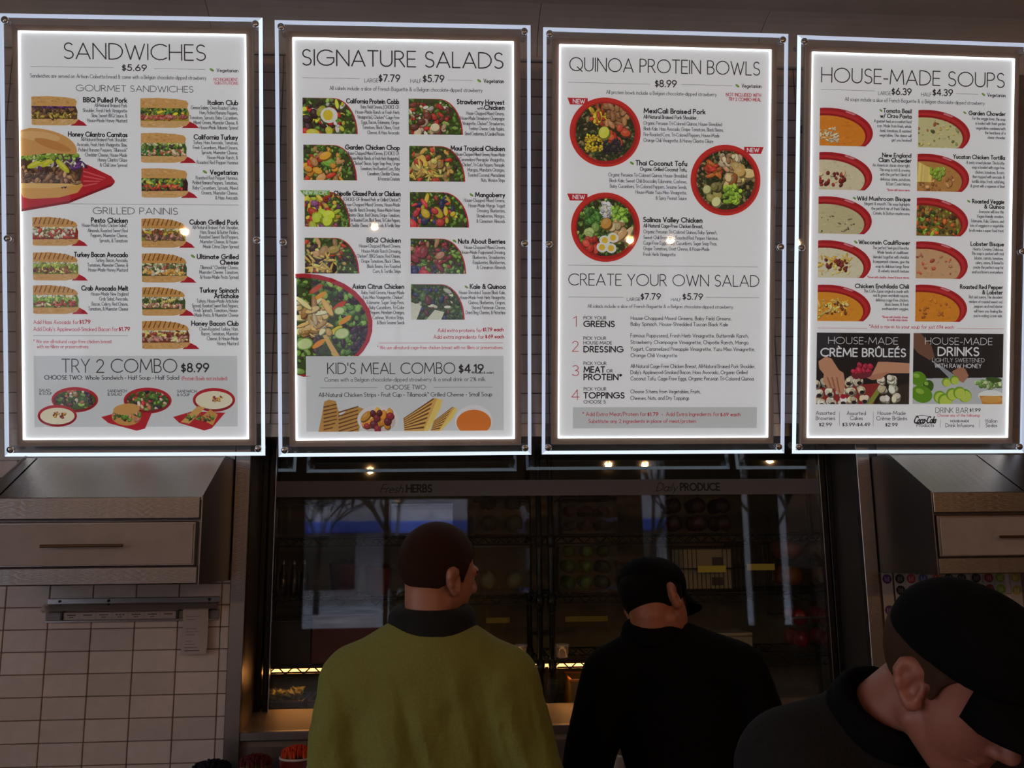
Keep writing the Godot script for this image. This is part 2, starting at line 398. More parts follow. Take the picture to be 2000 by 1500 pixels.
func open_bin(called: String, label: String, category: String, x: float, y: float, z: float, w: float, h: float, d: float, m: Material, rim_m: Material, group: String, wall := .004) -> Node3D:
	var b := thing(called, label, category, Vector3(x, y, z), group)
	var st := st0()
	bx(st, Vector3(0, wall / 2, 0), Vector3(w, wall, d)); bx(st, Vector3(0, h / 2, d / 2), Vector3(w, h, wall)); bx(st, Vector3(0, h / 2, -d / 2), Vector3(w, h, wall)); bx(st, Vector3(-w / 2, h / 2, 0), Vector3(wall, h, d)); bx(st, Vector3(w / 2, h / 2, 0), Vector3(wall, h, d))
	obj("body", done(st), m, b)
	st = st0()
	tube(st, [Vector3(-w / 2, h, d / 2), Vector3(w / 2, h, d / 2), Vector3(w / 2, h, -d / 2), Vector3(-w / 2, h, -d / 2), Vector3(-w / 2, h, d / 2)], .006, 6)
	obj("rim", done(st), rim_m, b)
	return b

func heap(called: String, label: String, category: String, group: String, mesh: Mesh, m: Array, lo: Vector3, size: Vector3, n: int, r: float, stem: Mesh = null, stem_m: Material = null) -> void:      # single pieces of produce, laid in layers
	var d := RandomNumberGenerator.new()
	d.seed = hash(called) + n
	var per_row := maxi(1, int(size.x / (2.15 * r))); var rows := maxi(1, int(size.z / (2.15 * r)))
	for k in n:
		var layer := k / (per_row * rows); var i := k % per_row; var j := (k / per_row) % rows
		var p := lo + Vector3((i + .5) * size.x / per_row, r + layer * r * 1.95, size.z - (j + .5) * size.z / rows) + Vector3(d.randf_range(-.08, .08), 0, d.randf_range(-.08, .08)) * r
		var t := thing(called, label, category, p, group)
		t.rotation = Vector3(d.randf_range(-.7, .7), d.randf_range(0, TAU), d.randf_range(-.7, .7))
		t.scale = Vector3.ONE * .84
		put("flesh", mesh, m[k % m.size()], t)
		if stem: put("stem", stem, stem_m, t)

func wire_basket(label: String, x: float, y: float, z: float, w: float, h: float, d: float) -> void:
	var b := thing("wire_basket", label, "basket", Vector3(x, y, z), "wire baskets on the middle shelf")
	var st := st0()
	for yy in [0.0, h * .5, h]: tube(st, [Vector3(-w / 2, yy, d / 2), Vector3(w / 2, yy, d / 2), Vector3(w / 2, yy, -d / 2), Vector3(-w / 2, yy, -d / 2), Vector3(-w / 2, yy, d / 2)], .003, 5)
	obj("hoops", done(st), M.chrome_wire, b)
	st = st0()
	var n := int(w / .019)
	for k in n + 1:
		var xx := lerpf(-w / 2, w / 2, float(k) / n)
		if absf(xx) < w * .16: tube(st, [Vector3(xx, 0, d / 2), Vector3(xx, h * .5, d / 2)], .0019, 4, false)
		else: tube(st, [Vector3(xx, 0, d / 2), Vector3(xx, h, d / 2)], .0019, 4, false)
		tube(st, [Vector3(xx, 0, -d / 2), Vector3(xx, h, -d / 2)], .0019, 4, false); tube(st, [Vector3(xx, 0, -d / 2), Vector3(xx, 0, d / 2)], .0019, 4, false)
	obj("wires", done(st), M.chrome_wire, b)
	box("tag", Vector3(-.055, h * .5 - .016, d / 2 + .003), Vector3(.07, h * .5 + .012, d / 2 + .005), mat(Color(.72, .66, .2), .6), b).set_meta("label", "yellow shelf tag")

func cooler_stock() -> void:
	wire_rack(-.80, .401, [1.66, 1.41, 1.14], -4.0, -4.5, "green wire rack holding bins at the Fresh HERBS end")
	wire_rack(.452, 1.80, [1.66, 1.41, 1.14], -4.0, -4.5, "green wire rack holding baskets at the Daily PRODUCE end")
	# the warm tube under the bottom shelf
	var t := thing("tube_light", "glowing warm tube light under the lowest wire shelf", "light", Vector3(-.02, 1.118, -4.035))
	var st := st0()
	tube(st, [Vector3(-.70, 0, 0), Vector3(.70, 0, 0)], .0062, 10)
	obj("tube", done(st), glow(Color(1, .72, .42), 3.2), t)
	for x in [-.705, .705]: box("cap", Vector3(x - .008, -.009, -.009), Vector3(x + .008, .009, .009), M.frame, t, .002)
	var lamp := AreaLight3D.new()
	lamp.name = "tube_lamp"; t.add_child(lamp); lamp.position = Vector3(0, -.008, 0); lamp.rotation.x = -PI / 2 - .6
	lamp.area_size = Vector2(1.36, .012); lamp.light_color = Color(1, .66, .34); lamp.light_energy = .12; lamp.shadow_enabled = true
	# clear bins and what is in them
	var lid := mat(Color(.3, .3, .28), .4)
	var g := "clear produce bins on the wire shelves"
	open_bin("storage_bin", "clear plastic bin of salad leaves on the top shelf beside the green posts", "bin", .245, 1.666, -4.16, .235, .155, .28, M.clear, lid, g)
	open_bin("storage_bin", "clear plastic bin of dark mushrooms on the top shelf", "bin", .628, 1.666, -4.16, .24, .155, .28, M.clear, lid, g)
	open_bin("storage_bin", "clear plastic bin of limes and green peppers on the middle shelf", "bin", .62, 1.416, -4.16, .255, .205, .28, M.clear, lid, g)
	open_bin("storage_bin", "clear plastic bin of pale cabbages on the middle shelf left of the posts", "bin", .245, 1.416, -4.16, .235, .2, .28, M.clear, lid, g)
	var leaf := [mottled(Color(.16, .2, .1), Color(.26, .3, .16), 41, 8.0, .7), mottled(Color(.2, .22, .12), Color(.3, .34, .2), 42, 8.0, .7)]
	heap("lettuce_head", "leafy green lettuce in the top shelf bin", "lettuce", "lettuces in the top shelf bin", lump(.042, .038, .042, 5, .1, .5, 3).commit(), leaf, Vector3(.135, 1.672, -4.29), Vector3(.225, .1, .26), 8, .048)
	heap("mushroom", "dark brown mushroom in the top shelf bin", "mushroom", "mushrooms in the top shelf bin", lump(.034, .024, .034, 3, .04, .2, 5).commit(), [mat(Color(.2, .15, .12), .8), mat(Color(.28, .2, .16), .8)], Vector3(.52, 1.672, -4.29), Vector3(.215, .1, .26), 27, .033)
	heap("lime", "green lime in the middle shelf bin", "lime", "limes in the middle shelf bin", lump(.03, .036, .03, 2, .02, .06, 7).commit(), [mat(Color(.2, .3, .08), .45), mat(Color(.3, .38, .12), .45), mat(Color(.1, .2, .07), .45)], Vector3(.505, 1.422, -4.29), Vector3(.23, .1, .26), 24, .035)
	heap("cabbage", "pale green cabbage in the middle shelf bin", "cabbage", "cabbages in the middle shelf bin", lump(.047, .045, .047, 4, .05, .25, 9).commit(), [mat(Color(.42, .42, .3), .6), mat(Color(.36, .38, .25), .6)], Vector3(.135, 1.422, -4.29), Vector3(.225, .1, .26), 4, .052)
	# beetroot heap, squash, peppers
	heap("beetroot", "dark purple beetroot heaped on the top shelf", "beetroot", "beetroots on the top shelf", lump(.04, .042, .04, 3, .03, .2, 13).commit(), [mat(Color(.16, .07, .08), .6), mat(Color(.2, .1, .09), .6)], Vector3(.97, 1.668, -4.3), Vector3(.33, .1, .26), 16, .041)
	heap("squash", "orange winter squash heaped on the middle shelf", "squash", "squashes on the middle shelf", lump(.058, .05, .058, 7, .06, .1, 15).commit(), [mat(Color(.42, .24, .07), .55), mat(Color(.36, .26, .1), .55)], Vector3(1.47, 1.418, -4.3), Vector3(.32, .1, .26), 8, .058)
	var stalk := st0()
	tube(stalk, [Vector3(0, .03, 0), Vector3(.004, .05, .002)], .005, 6)
	var stalk_mesh := done(stalk).commit()
	open_bin("storage_bin", "clear plastic bin of red peppers on the lowest shelf", "bin", 1.63, 1.148, -4.16, .27, .15, .28, M.clear, lid, g)
	heap("red_pepper", "glossy red pepper in the lowest shelf bin", "pepper", "red peppers in the lowest bin", lump(.042, .046, .042, 4, .1, .06, 17).commit(), [mat(Color(.5, .05, .045), .3), mat(Color(.42, .04, .05), .3)], Vector3(1.51, 1.154, -4.29), Vector3(.24, .1, .26), 8, .048, stalk_mesh, mat(Color(.15, .25, .08), .7))
	# baskets with cartons
	wire_basket("stacked wire basket holding a cream carton on the middle shelf", 1.15, 1.417, -4.17, .31, .19, .3)
	wire_basket("wire basket packed between the carton basket and the squash", 1.385, 1.417, -4.22, .12, .2, .3)
	for c in [[1.15, 1.423, .13, .085, "cream carton in the wire basket, lower of its stack"], [1.155, 1.51, .13, .085, "cream carton in the wire basket, upper of its stack"]]:
		var k := thing("carton", c[4], "carton", Vector3(c[0], c[1], -4.17), "cartons in the wire basket")
		var s := st0()
		bx(s, Vector3(0, c[3] / 2, 0), Vector3(c[2] + .09, c[3], .2), .003)
		obj("box", done(s), mat(Color(.55, .5, .36), .7), k)
		box("printed_label", Vector3(.02, .015, .1), Vector3(.07, .05, .102), mat(Color(.2, .17, .16), .6), k)
	var w := open_bin("storage_tub", "white lidded tub on the lowest shelf", "tub", 1.24, 1.146, -4.14, .17, .08, .2, mat(Color(.5, .47, .36), .5), mat(Color(.6, .57, .46), .4), "")
	box("lid", Vector3(-.09, .08, -.105), Vector3(.09, .092, .105), mat(Color(.6, .57, .46), .4), w, .004)
	# left rack: bottles, red bins
	st = st0()
	lathe(st, [[0, 0], [.017, 0], [.018, .01], [.018, .09], [.008, .12], [.008, .145], [0, .145]], 14)
	var glass := st.commit()
	for x in [-.69, -.645, -.60]:
		var b := thing("bottle", "slim dark bottle standing on the middle shelf", "bottle", Vector3(x, 1.417, -4.08), "dark bottles on the middle shelf")
		var s := st0()
		lathe(s, [[0, 0], [.017, 0], [.018, .01], [.018, .09], [.008, .12], [.008, .138]], 14)
		obj("body", done(s), mat(Color(.05, .03, .025), .1), b)
		s = st0()
		lathe(s, [[.0095, .132], [.0095, .15], [0, .15]], 14)
		obj("cap", done(s), mat(Color(.5, .5, .52), .3, .8), b)
	for a in [[-.435, "maroon tub of berries behind the window reflection on the middle shelf", .13, .12], [-.29, "maroon tub standing next to the berry tub on the middle shelf", .12, .105]]:
		var tub := thing("produce_tub", a[1], "tub", Vector3(a[0], 1.416, -4.12), "maroon tubs on the middle shelf")
		var s := st0()
		lathe(s, [[0, 0], [a[2] * .42, 0], [a[2] * .5, a[3]], [a[2] * .53, a[3] + .003], [a[2] * .53, a[3] + .01], [a[2] * .47, a[3] + .01]], 24)
		obj("body", done(s), mat(Color(.3, .05, .05), .35), tub)
		s = lump(a[2] * .45, .028, a[2] * .45, 6, .04, .5, 19)
		obj("filling", s, mat(Color(.22, .04, .045), .5), tub, Vector3(0, a[3] + .004, 0))
	open_bin("crate", "dark red plastic crate on the lowest shelf by the sleeve", "crate", -.415, 1.147, -4.16, .27, .19, .3, mat(Color(.3, .045, .045), .4), mat(Color(.34, .06, .05), .4), "")
	open_bin("crate", "black plastic crate on the lowest shelf by the jamb", "crate", -.66, 1.147, -4.16, .2, .17, .3, mat(Color(.03, .03, .035), .4), mat(Color(.06, .06, .065), .4), "")
	open_bin("storage_bin", "clear plastic bin of dark greens on the top shelf at the herb end", "bin", -.62, 1.666, -4.16, .26, .14, .28, M.clear, lid, g)
	open_bin("storage_bin", "clear plastic bin on the top shelf behind the brown-haired head", "bin", -.1, 1.666, -4.16, .26, .14, .28, M.clear, lid, g)
	# small deli cups and yellow shelf tags
	for a in [[.36, "clear deli cup of red salsa on the lowest rack shelf left of the posts"], [.50, "clear deli cup of red salsa on the lowest rack shelf right of the posts"]]:
		var cup := thing("deli_cup", a[1], "cup", Vector3(a[0] - (.04 if a[0] < .4 else 0.0), 1.146, -4.06), "deli cups of salsa")
		var s := st0()
		lathe(s, [[.024, 0], [.031, .05], [.033, .05], [.033, .056]], 20)
		obj("body", done(s), pane(Color(.9, .92, .95), .3), cup)
		s = st0()
		lathe(s, [[0, .003], [.0235, .003], [.028, .04], [0, .042]], 20)
		obj("salsa", done(s), mat(Color(.4, .1, .06), .5), cup)
	# bottom bins with salad leaves, lit by the tube
	for a in [[-.66, .16, "dark food pan of lettuce under the tube light by the jamb", "food pan by the jamb"], [-.48, .15, "dark food pan of cut greens under the tube light by the sleeve", "food pan by the green sleeve"], [-.1, .3, "long dark food pan of greens under the tube light", "long food pan"]]:
		open_bin("food_pan", a[2], "food pan", a[0], .872, -4.08, a[1], .13, .24, mat(Color(.03, .03, .035), .35), mat(Color(.08, .07, .07), .35), "food pans under the tube light")
		heap("cut_lettuce", "yellow-green cut lettuce piece in the " + a[3], "lettuce", "cut lettuce in the " + a[3], lump(.034, .02, .032, 5, .3, 1.3, 23, 20).commit(), [mottled(Color(.42, .44, .13), Color(.62, .6, .26), 51, 14.0, .6), mottled(Color(.28, .33, .09), Color(.5, .5, .2), 52, 14.0, .6), mottled(Color(.14, .1, .06), Color(.3, .26, .1), 53, 14.0, .6)], Vector3(a[0] - a[1] / 2 + .01, .93, -4.19), Vector3(a[1] - .02, .1, .22), 16 if a[1] > .2 else 10 if a[1] > .155 else 6, .032)
	open_bin("food_pan", "amber rimmed food pan under the lowest shelf beside the posts", "food pan", .66, .872, -4.1, .27, .19, .26, mat(Color(.42, .34, .16), .4), mat(Color(.7, .45, .2), .35), "food pans under the tube light")
	open_bin("food_pan", "amber rimmed food pan half hidden by the green sleeve", "food pan", .27, .872, -4.1, .2, .19, .26, mat(Color(.3, .22, .12), .4), mat(Color(.6, .36, .16), .35), "food pans under the tube light")
	for a in [[.19, .30], [.56, .76]]:
		var tag_ := thing("shelf_tag", "long yellow shelf tag clipped behind the deli cups", "tag", Vector3((a[0] + a[1]) / 2, 1.28, -4.4), "yellow shelf tags")
		box("card", Vector3(-(a[1] - a[0]) / 2, -.012, -.001), Vector3((a[1] - a[0]) / 2, .012, .001), mat(Color(.5, .46, .12), .6), tag_)

# ---------------------------------------------------------------- the work counter in front of the cooler
func counter_things() -> void:
	var c := thing("prep_counter", "steel prep counter along the foot of the cooler", "counter", Vector3(.4, 0, -3.3))
	box("worktop", Vector3(-1.7, .70, -.27), Vector3(1.9, .74, .52), M.steel, c, .004)
	for x in [-1.6, 0.0, 1.8]:
		for z in [-.22, .47]:
			var st := st0()
			lathe(st, [[0, 0], [.022, 0], [.02, .02], [.02, .70]], 12, Vector3(x, 0, z))
			obj("leg", done(st), M.steel, c)
	box("undershelf", Vector3(-1.65, .2, -.22), Vector3(1.85, .225, .48), M.steel_plain, c)
	var kinds := [[-.508, -3.4, .0585, .165, Color(.36, .03, .035), Color(.85, .25, .04), "red round tub packed with orange-tipped picks", true], [-.648, -3.4, .058, .14, Color(.32, .02, .03), Color(.36, .02, .04), "red round tub packed with dark crimson frilled picks", false], [-.80, -3.42, .07, .12, Color(.05, .06, .16), Color(.02, .03, .14), "tub packed with dark blue frilled picks by the steel column", false]]
	for k in kinds:
		var t := thing("pick_tub", k[6], "tub", Vector3(k[0], .74, k[1]), "tubs of picks on the prep counter")
		var st := st0()
		lathe(st, [[0, 0], [k[2] * .86, 0], [k[2], k[3]], [k[2] * .97, k[3]], [k[2] * .84, .004]], 28)
		obj("body", done(st), mat(k[4], .35), t)
		if k[7]:
			st = st0()
			lathe(st, [[k[2] * .98, k[3] - .004], [k[2] * 1.03, k[3] - .002], [k[2] * 1.03, k[3] + .003], [k[2] * .97, k[3] + .004]], 28)
			obj("rim", done(st), mat(Color(.75, .7, .68), .4), t)
			for line in [["ETAC", .012, -.03], ["BAR", .009, -.05]]:
				var word := TextMesh.new()
				word.text = line[0]; word.font_size = 16; word.pixel_size = line[1] / 12.0; word.depth = .001
				put("lettering", word, mat(Color(.8, .76, .74), .5), t, Vector3(0, k[3] + line[2], k[2] * .985)).set_meta("label", "white lettering")
		var d := RandomNumberGenerator.new()
		d.seed = 9
		var sticks := st0(); var tips := st0()
		for j in 230:
			var a := d.randf_range(0, TAU); var r: float = k[2] * .92 * sqrt(d.randf())
			var foot := Vector3(cos(a) * r * .9, .02, sin(a) * r * .9); var top := Vector3(cos(a) * r, k[3] + .018 + .02 * (1 - pow(r / k[2], 2)) + d.randf_range(-.004, .004), sin(a) * r)
			tube(sticks, [foot, top], .0011, 3, false); tube(tips, [foot.lerp(top, .88), top], .0034 if not k[7] else .0026, 4)
		var s := obj("sticks", done(sticks), mat(Color(.6, .48, .32), .8), t)
		s.set_meta("kind", "stuff")
		s = obj("tips", done(tips), mat(k[5], .7), t)
		s.set_meta("kind", "stuff")
	var roll := thing("paper_towel", "white rolled paper towel standing on the prep counter past the black sleeve", "paper towel", Vector3(.495, .742, -2.99))
	var st := st0()
	lathe(st, [[.008, 0], [.026, 0], [.026, .225], [.008, .225], [.008, 0]], 20)
	var r := obj("roll", done(st), mat(Color(.72, .66, .6), .85), roll)
	r.rotation.z = -.16; r.position.y = .004

# ---------------------------------------------------------------- dining room lamps, out of the picture, mirrored in steel and glass
func dining_lamps() -> void:
	for a in [[1.62, 2.43, 1.4], [2.0, 2.43, 1.45], [-.8, 2.45, 2.2], [3.2, 2.45, 1.2], [-2.6, 2.45, 1.6]]:
		var l := thing("pendant_lamp", "small warm pendant lamp with a bare bulb over the dining room", "lamp", Vector3(a[0], a[1], a[2]), "pendant lamps in the dining room")
		var st := st0()
		tube(st, [Vector3(0, .06, 0), Vector3(0, 3.79 - a[1], 0)], .003, 6)
		obj("cord", done(st), M.dark, l)
		st = st0()
		lathe(st, [[0, .11], [.02, .11], [.024, .06], [.0, .05]], 16)
		obj("socket", done(st), M.frame, l)
		st = st0()
		lathe(st, [[.008, .05], [.014, .03], [.017, .01], [.012, -.006], [0, -.012]], 16)
		obj("bulb", done(st), glow(Color(1, .62, .3), 3.5), l)
		var o := OmniLight3D.new()
		o.name = "lamp_light"; l.add_child(o); o.light_color = Color(1, .76, .52); o.light_energy = LAMP; o.omni_range = 12; o.omni_attenuation = 2; o.light_size = .03; o.shadow_enabled = true

const LAMP := .42

# ---------------------------------------------------------------- the street, seen only as a reflection
func outdoors() -> void:
	slab("ground", Vector3(-30, -.3, 5.25), Vector3(30, -.12, 45), mottled(Color(.45, .46, .48), Color(.86, .87, .9), 61, .12, .9), "wet parking lot with slush outside the windows")
	var b := thing("strip_mall", "long low shop building with a blue canopy across the parking lot", "building", Vector3(0, -.12, 26))
	box("wall", Vector3(-26, 0, 0), Vector3(26, 6.5, 6), mottled(Color(.62, .61, .62), Color(.72, .71, .72), 62, .3, .9), b)
	box("canopy", Vector3(-14, 2.35, -1.6), Vector3(9, 2.75, 0), mat(Color(.2, .32, .7), .5), b, .05)
	for k in 6: box("shop_window", Vector3(-13 + k * 3.6, .4, -.05), Vector3(-10.4 + k * 3.6, 2.4, .0), mat(Color(.08, .09, .1), .1), b)
	var m := mat(Color(.1, .085, .075), .9)
	for a in [[-1.2, 14.0, 4.6, 1], [-3.6, 19.0, 4.8, 5], [2.4, 16.0, 5.2, 2], [4.6, 13.0, 4.8, 3], [8.0, 15.0, 5.0, 4]]:
		var t := thing("bare_tree", "leafless winter tree in the parking lot", "tree", Vector3(a[0], -.12, a[1]), "bare trees in the parking lot")
		var d := RandomNumberGenerator.new()
		d.seed = a[3]
		var st := st0()
		tube(st, [Vector3.ZERO, Vector3(.05, a[2] * .4, 0)], .09, 7)
		obj("trunk", done(st), m, t)
		st = st0()
		var tips := [[Vector3(.05, a[2] * .38, 0), Vector3.UP, a[2] * .25, .075]]
		for level in 4:
			var next := []
			for tip in tips:
				for j in 4:
					var dir: Vector3 = (tip[1] + Vector3(d.randf_range(-.9, .9), d.randf_range(-.2, .4), d.randf_range(-.9, .9))).normalized()
					var end: Vector3 = tip[0] + dir * tip[2] * d.randf_range(.7, 1.1)
					tube(st, [tip[0], end], tip[3] * .6, 3, false)
					next.append([end, dir, tip[2] * .68, tip[3] * .62])
			tips = next
		obj("branches", done(st), m, t)

# ---------------------------------------------------------------- people: smooth-joined tapered bones and ovals, meshed as surface nets
# a bone is ["c", how, a, b, radius a, radius b]; an oval is ["e", how, centre, radii, turn]; a plane is ["p", how, normal, offset]; how: "+" joined, "-" cut out, "&" kept within
var fold_noise := FastNoiseLite.new()
var fold_top := 1.38

func field(p: Vector3, parts: Array, soft: float, fold: float) -> float:
	var d := 1e3
	for q in parts:
		var e: float
		if q[0] == 0:
			var pa: Vector3 = p - q[2]; var ba: Vector3 = q[3]
			var t := clampf(pa.dot(ba) * q[6], 0.0, 1.0)
			e = (pa - ba * t).length() - lerpf(q[4], q[5], t)
		elif q[0] == 1:
			var l: Vector3 = q[4] * (p - q[2]); var r: Vector3 = q[3]
			var k0 := (l / r).length(); var k1 := (l / (r * r)).length()
			e = k0 * (k0 - 1.0) / maxf(k1, 1e-5)
		else: e = q[3] - p.dot(q[2])
		if q[1] == 0:
			var h := maxf(soft - absf(d - e), 0.0)
			d = minf(d, e) - h * h / (4.0 * soft)
		elif q[1] == 1:
			var h := maxf(soft - absf(d + e), 0.0)
			d = maxf(d, -e) + h * h / (4.0 * soft)
		else: d = maxf(d, e)
	if fold > 0.0: d += fold * clampf((fold_top - p.y) / .14, 0.0, 1.0) * (fold_noise.get_noise_3d(p.x * 20.0 + p.y * 5.0, p.y * 3.5, p.z * 12.0) + .4 * fold_noise.get_noise_3d(p.x * 9.0 + 7.0, p.y * 12.0 - p.x * 9.0, p.z * 9.0))
	return d

func ready_parts(parts: Array) -> Array:
	var out := []
	for q in parts:
		var how: int = {"+": 0, "-": 1, "&": 2}[q[1]]
		if q[0] == "c":
			var ba: Vector3 = q[3] - q[2]
			out.append([0, how, q[2], ba, q[4], q[5], 1.0 / maxf(ba.length_squared(), 1e-9)])
		elif q[0] == "e": out.append([1, how, q[2], q[3], Basis.from_euler(q[4] if q.size() > 4 else Vector3.ZERO).inverse()])
		else: out.append([2, how, (q[2] as Vector3).normalized(), q[3]])
	return out

func skin_over(st: SurfaceTool, raw: Array, cell: float, soft: float, place := Transform3D.IDENTITY, fold := 0.0) -> void:      # adds the meshed surface to st, with normals
	var parts := ready_parts(raw)
	var lo := Vector3.ONE * 1e3; var hi := -lo
	for q in raw:
		if q[1] != "+": continue
		if q[0] == "c":
			var r := maxf(q[4], q[5]) * Vector3.ONE
			lo = lo.min((q[2] as Vector3).min(q[3]) - r); hi = hi.max((q[2] as Vector3).max(q[3]) + r)
		elif q[0] == "e":
			var r: Vector3 = q[3]
			if q.size() > 4: r = Vector3.ONE * maxf(r.x, maxf(r.y, r.z))
			lo = lo.min(q[2] - r); hi = hi.max(q[2] + r)
	lo -= Vector3.ONE * (cell * 2 + fold); hi += Vector3.ONE * (cell * 2 + fold)
	const B := 4
	var nb := Vector3i(((hi - lo) / (cell * B)).ceil())
	var n := nb * B + Vector3i.ONE
	var vals := PackedFloat32Array()
	vals.resize(n.x * n.y * n.z); vals.fill(1.0)
	var sx := 1; var sy := n.x; var sz := n.x * n.y
	var active := []
	var reach := cell * B * .87 * 1.25 + fold + soft * .3
	for bz in nb.z:
		for by in nb.y:
			for bx_ in nb.x:
				var c := lo + Vector3(bx_ + .5, by + .5, bz + .5) * cell * B
				var d := field(c, parts, soft, 0.0)
				if absf(d) < reach: active.append(Vector3i(bx_, by, bz))
				elif d < 0:
					for z in B + 1:
						for y in B + 1:
							for x in B + 1:
								var at := (bx_ * B + x) + (by * B + y) * sy + (bz * B + z) * sz
								if vals[at] == 1.0: vals[at] = -1.0
	var known := PackedByteArray()
	known.resize(vals.size())
	for b in active:
		for z in B + 1:
			for y in B + 1:
				for x in B + 1:
					var i := Vector3i(b.x * B + x, b.y * B + y, b.z * B + z)
					var at := i.x + i.y * sy + i.z * sz
					if known[at]: continue
					known[at] = 1
					vals[at] = field(lo + Vector3(i) * cell, parts, soft, fold)
	var ids := {}
	var verts := PackedVector3Array(); var norms := PackedVector3Array()
	for b in active:
		for z in B:
			for y in B:
				for x in B:
					var i := Vector3i(b.x * B + x, b.y * B + y, b.z * B + z)
					var at := i.x + i.y * sy + i.z * sz
					var v := [vals[at], vals[at + 1], vals[at + sy], vals[at + sy + 1], vals[at + sz], vals[at + sz + 1], vals[at + sz + sy], vals[at + sz + sy + 1]]
					var inside := 0
					for k in 8: inside += 1 if v[k] < 0 else 0
					if inside == 0 or inside == 8: continue
					var sum := Vector3.ZERO; var m := 0
					for e in EDGES:
						var a: float = v[e[0]]; var c: float = v[e[1]]
						if (a < 0) != (c < 0):
							sum += CORNERS[e[0]].lerp(CORNERS[e[1]], a / (a - c)); m += 1
					var g := Vector3(v[1] + v[3] + v[5] + v[7] - v[0] - v[2] - v[4] - v[6], v[2] + v[3] + v[6] + v[7] - v[0] - v[1] - v[4] - v[5], v[4] + v[5] + v[6] + v[7] - v[0] - v[1] - v[2] - v[3])
					ids[at] = verts.size()
					verts.append(place * (lo + (Vector3(i) + sum / m) * cell)); norms.append((place.basis * g).normalized())
	for at in ids:
		for ax in 3:
			var step: int = [sx, sy, sz][ax]; var s1: int = [sy, sz, sx][ax]; var s2: int = [sz, sx, sy][ax]
			var here := vals[at] < 0
			if here == (vals[at + step] < 0): continue
			if not (ids.has(at - s1) and ids.has(at - s2) and ids.has(at - s1 - s2)): continue
			var q := [ids[at], ids[at - s1], ids[at - s1 - s2], ids[at - s2]]
			if here: q.reverse()
			for k in [0, 1, 2, 0, 2, 3]:
				st.set_normal(norms[q[k]]); st.add_vertex(verts[q[k]])

const EDGES := [[0, 1], [2, 3], [4, 5], [6, 7], [0, 2], [1, 3], [4, 6], [5, 7], [0, 4], [1, 5], [2, 6], [3, 7]]
const CORNERS := [Vector3(0, 0, 0), Vector3(1, 0, 0), Vector3(0, 1, 0), Vector3(1, 1, 0), Vector3(0, 0, 1), Vector3(1, 0, 1), Vector3(0, 1, 1), Vector3(1, 1, 1)]

func net() -> SurfaceTool:
	var st := SurfaceTool.new()
	st.begin(Mesh.PRIMITIVE_TRIANGLES)
	return st

func knit(called: String, raw: Array, cell: float, soft: float, m: Material, parent: Node3D, place := Transform3D.IDENTITY, fold := 0.0) -> MeshInstance3D:
	var st := net()
	skin_over(st, raw, cell, soft, place, fold)
	st.index()
	return put(called, st.commit(), m, parent, -parent.global_position)

func head_parts(neck_to: Vector3) -> Array:      # y up, the face towards +z, 23 cm from chin to crown
	var a := [["e", "+", Vector3(0, .03, -.016), Vector3(.074, .09, .096)], ["e", "+", Vector3(0, -.025, .03), Vector3(.062, .085, .062)], ["e", "+", Vector3(0, -.088, .05), Vector3(.036, .026, .034)],
		["c", "+", Vector3(-.045, -.06, .0), Vector3(-.025, -.092, .045), .022, .018], ["c", "+", Vector3(.045, -.06, .0), Vector3(.025, -.092, .045), .022, .018],
		["c", "+", Vector3(0, .008, .09), Vector3(0, -.03, .108), .008, .012], ["c", "+", Vector3(-.012, -.034, .096), Vector3(.012, -.034, .096), .008, .008], ["c", "+", Vector3(-.035, .018, .078), Vector3(.035, .018, .078), .012, .012],
		["e", "+", Vector3(0, -.063, .085), Vector3(.024, .009, .012)], ["c", "+", Vector3(0, -.04, -.03), neck_to, .056, .062],
		["e", "-", Vector3(-.031, .001, .097), Vector3(.015, .009, .014)], ["e", "-", Vector3(.031, .001, .097), Vector3(.015, .009, .014)], ["e", "-", Vector3(0, -.063, .1), Vector3(.022, .0015, .01)]]
	for s in [-1.0, 1.0]:
		var ring := [[.024, .008], [.0245, -.005], [.019, -.016], [.006, -.021], [-.009, -.018], [-.02, -.009], [-.026, -.001], [-.025, .004]]
		for k in ring.size() - 1:
			var out0: float = .073 + .013 * clampf((.008 - ring[k][1]) / .028, 0, 1); var out1: float = .073 + .013 * clampf((.008 - ring[k + 1][1]) / .028, 0, 1)
			a.append(["c", "+", Vector3(s * out0, ring[k][0] - .004, ring[k][1] - .006 - .35 * ring[k][0]), Vector3(s * out1, ring[k + 1][0] - .004, ring[k + 1][1] - .006 - .35 * ring[k + 1][0]), .0042, .0042])
		a.append(["c", "+", Vector3(s * .074, -.026, .005), Vector3(s * .076, -.031, .002), .006, .0055]); a.append(["e", "+", Vector3(s * .073, -.004, -.009), Vector3(.007, .022, .015), Vector3(-.34, 0, 0)])
		a.append(["c", "+", Vector3(s * .078, .012, -.01), Vector3(s * .08, -.01, -.012), .0036, .0034]); a.append(["e", "+", Vector3(s * .0755, -.007, .006), Vector3(.0045, .006, .0035)]); a.append(["e", "-", Vector3(s * .085, -.008, -.003), Vector3(.008, .01, .0065)])
	return a

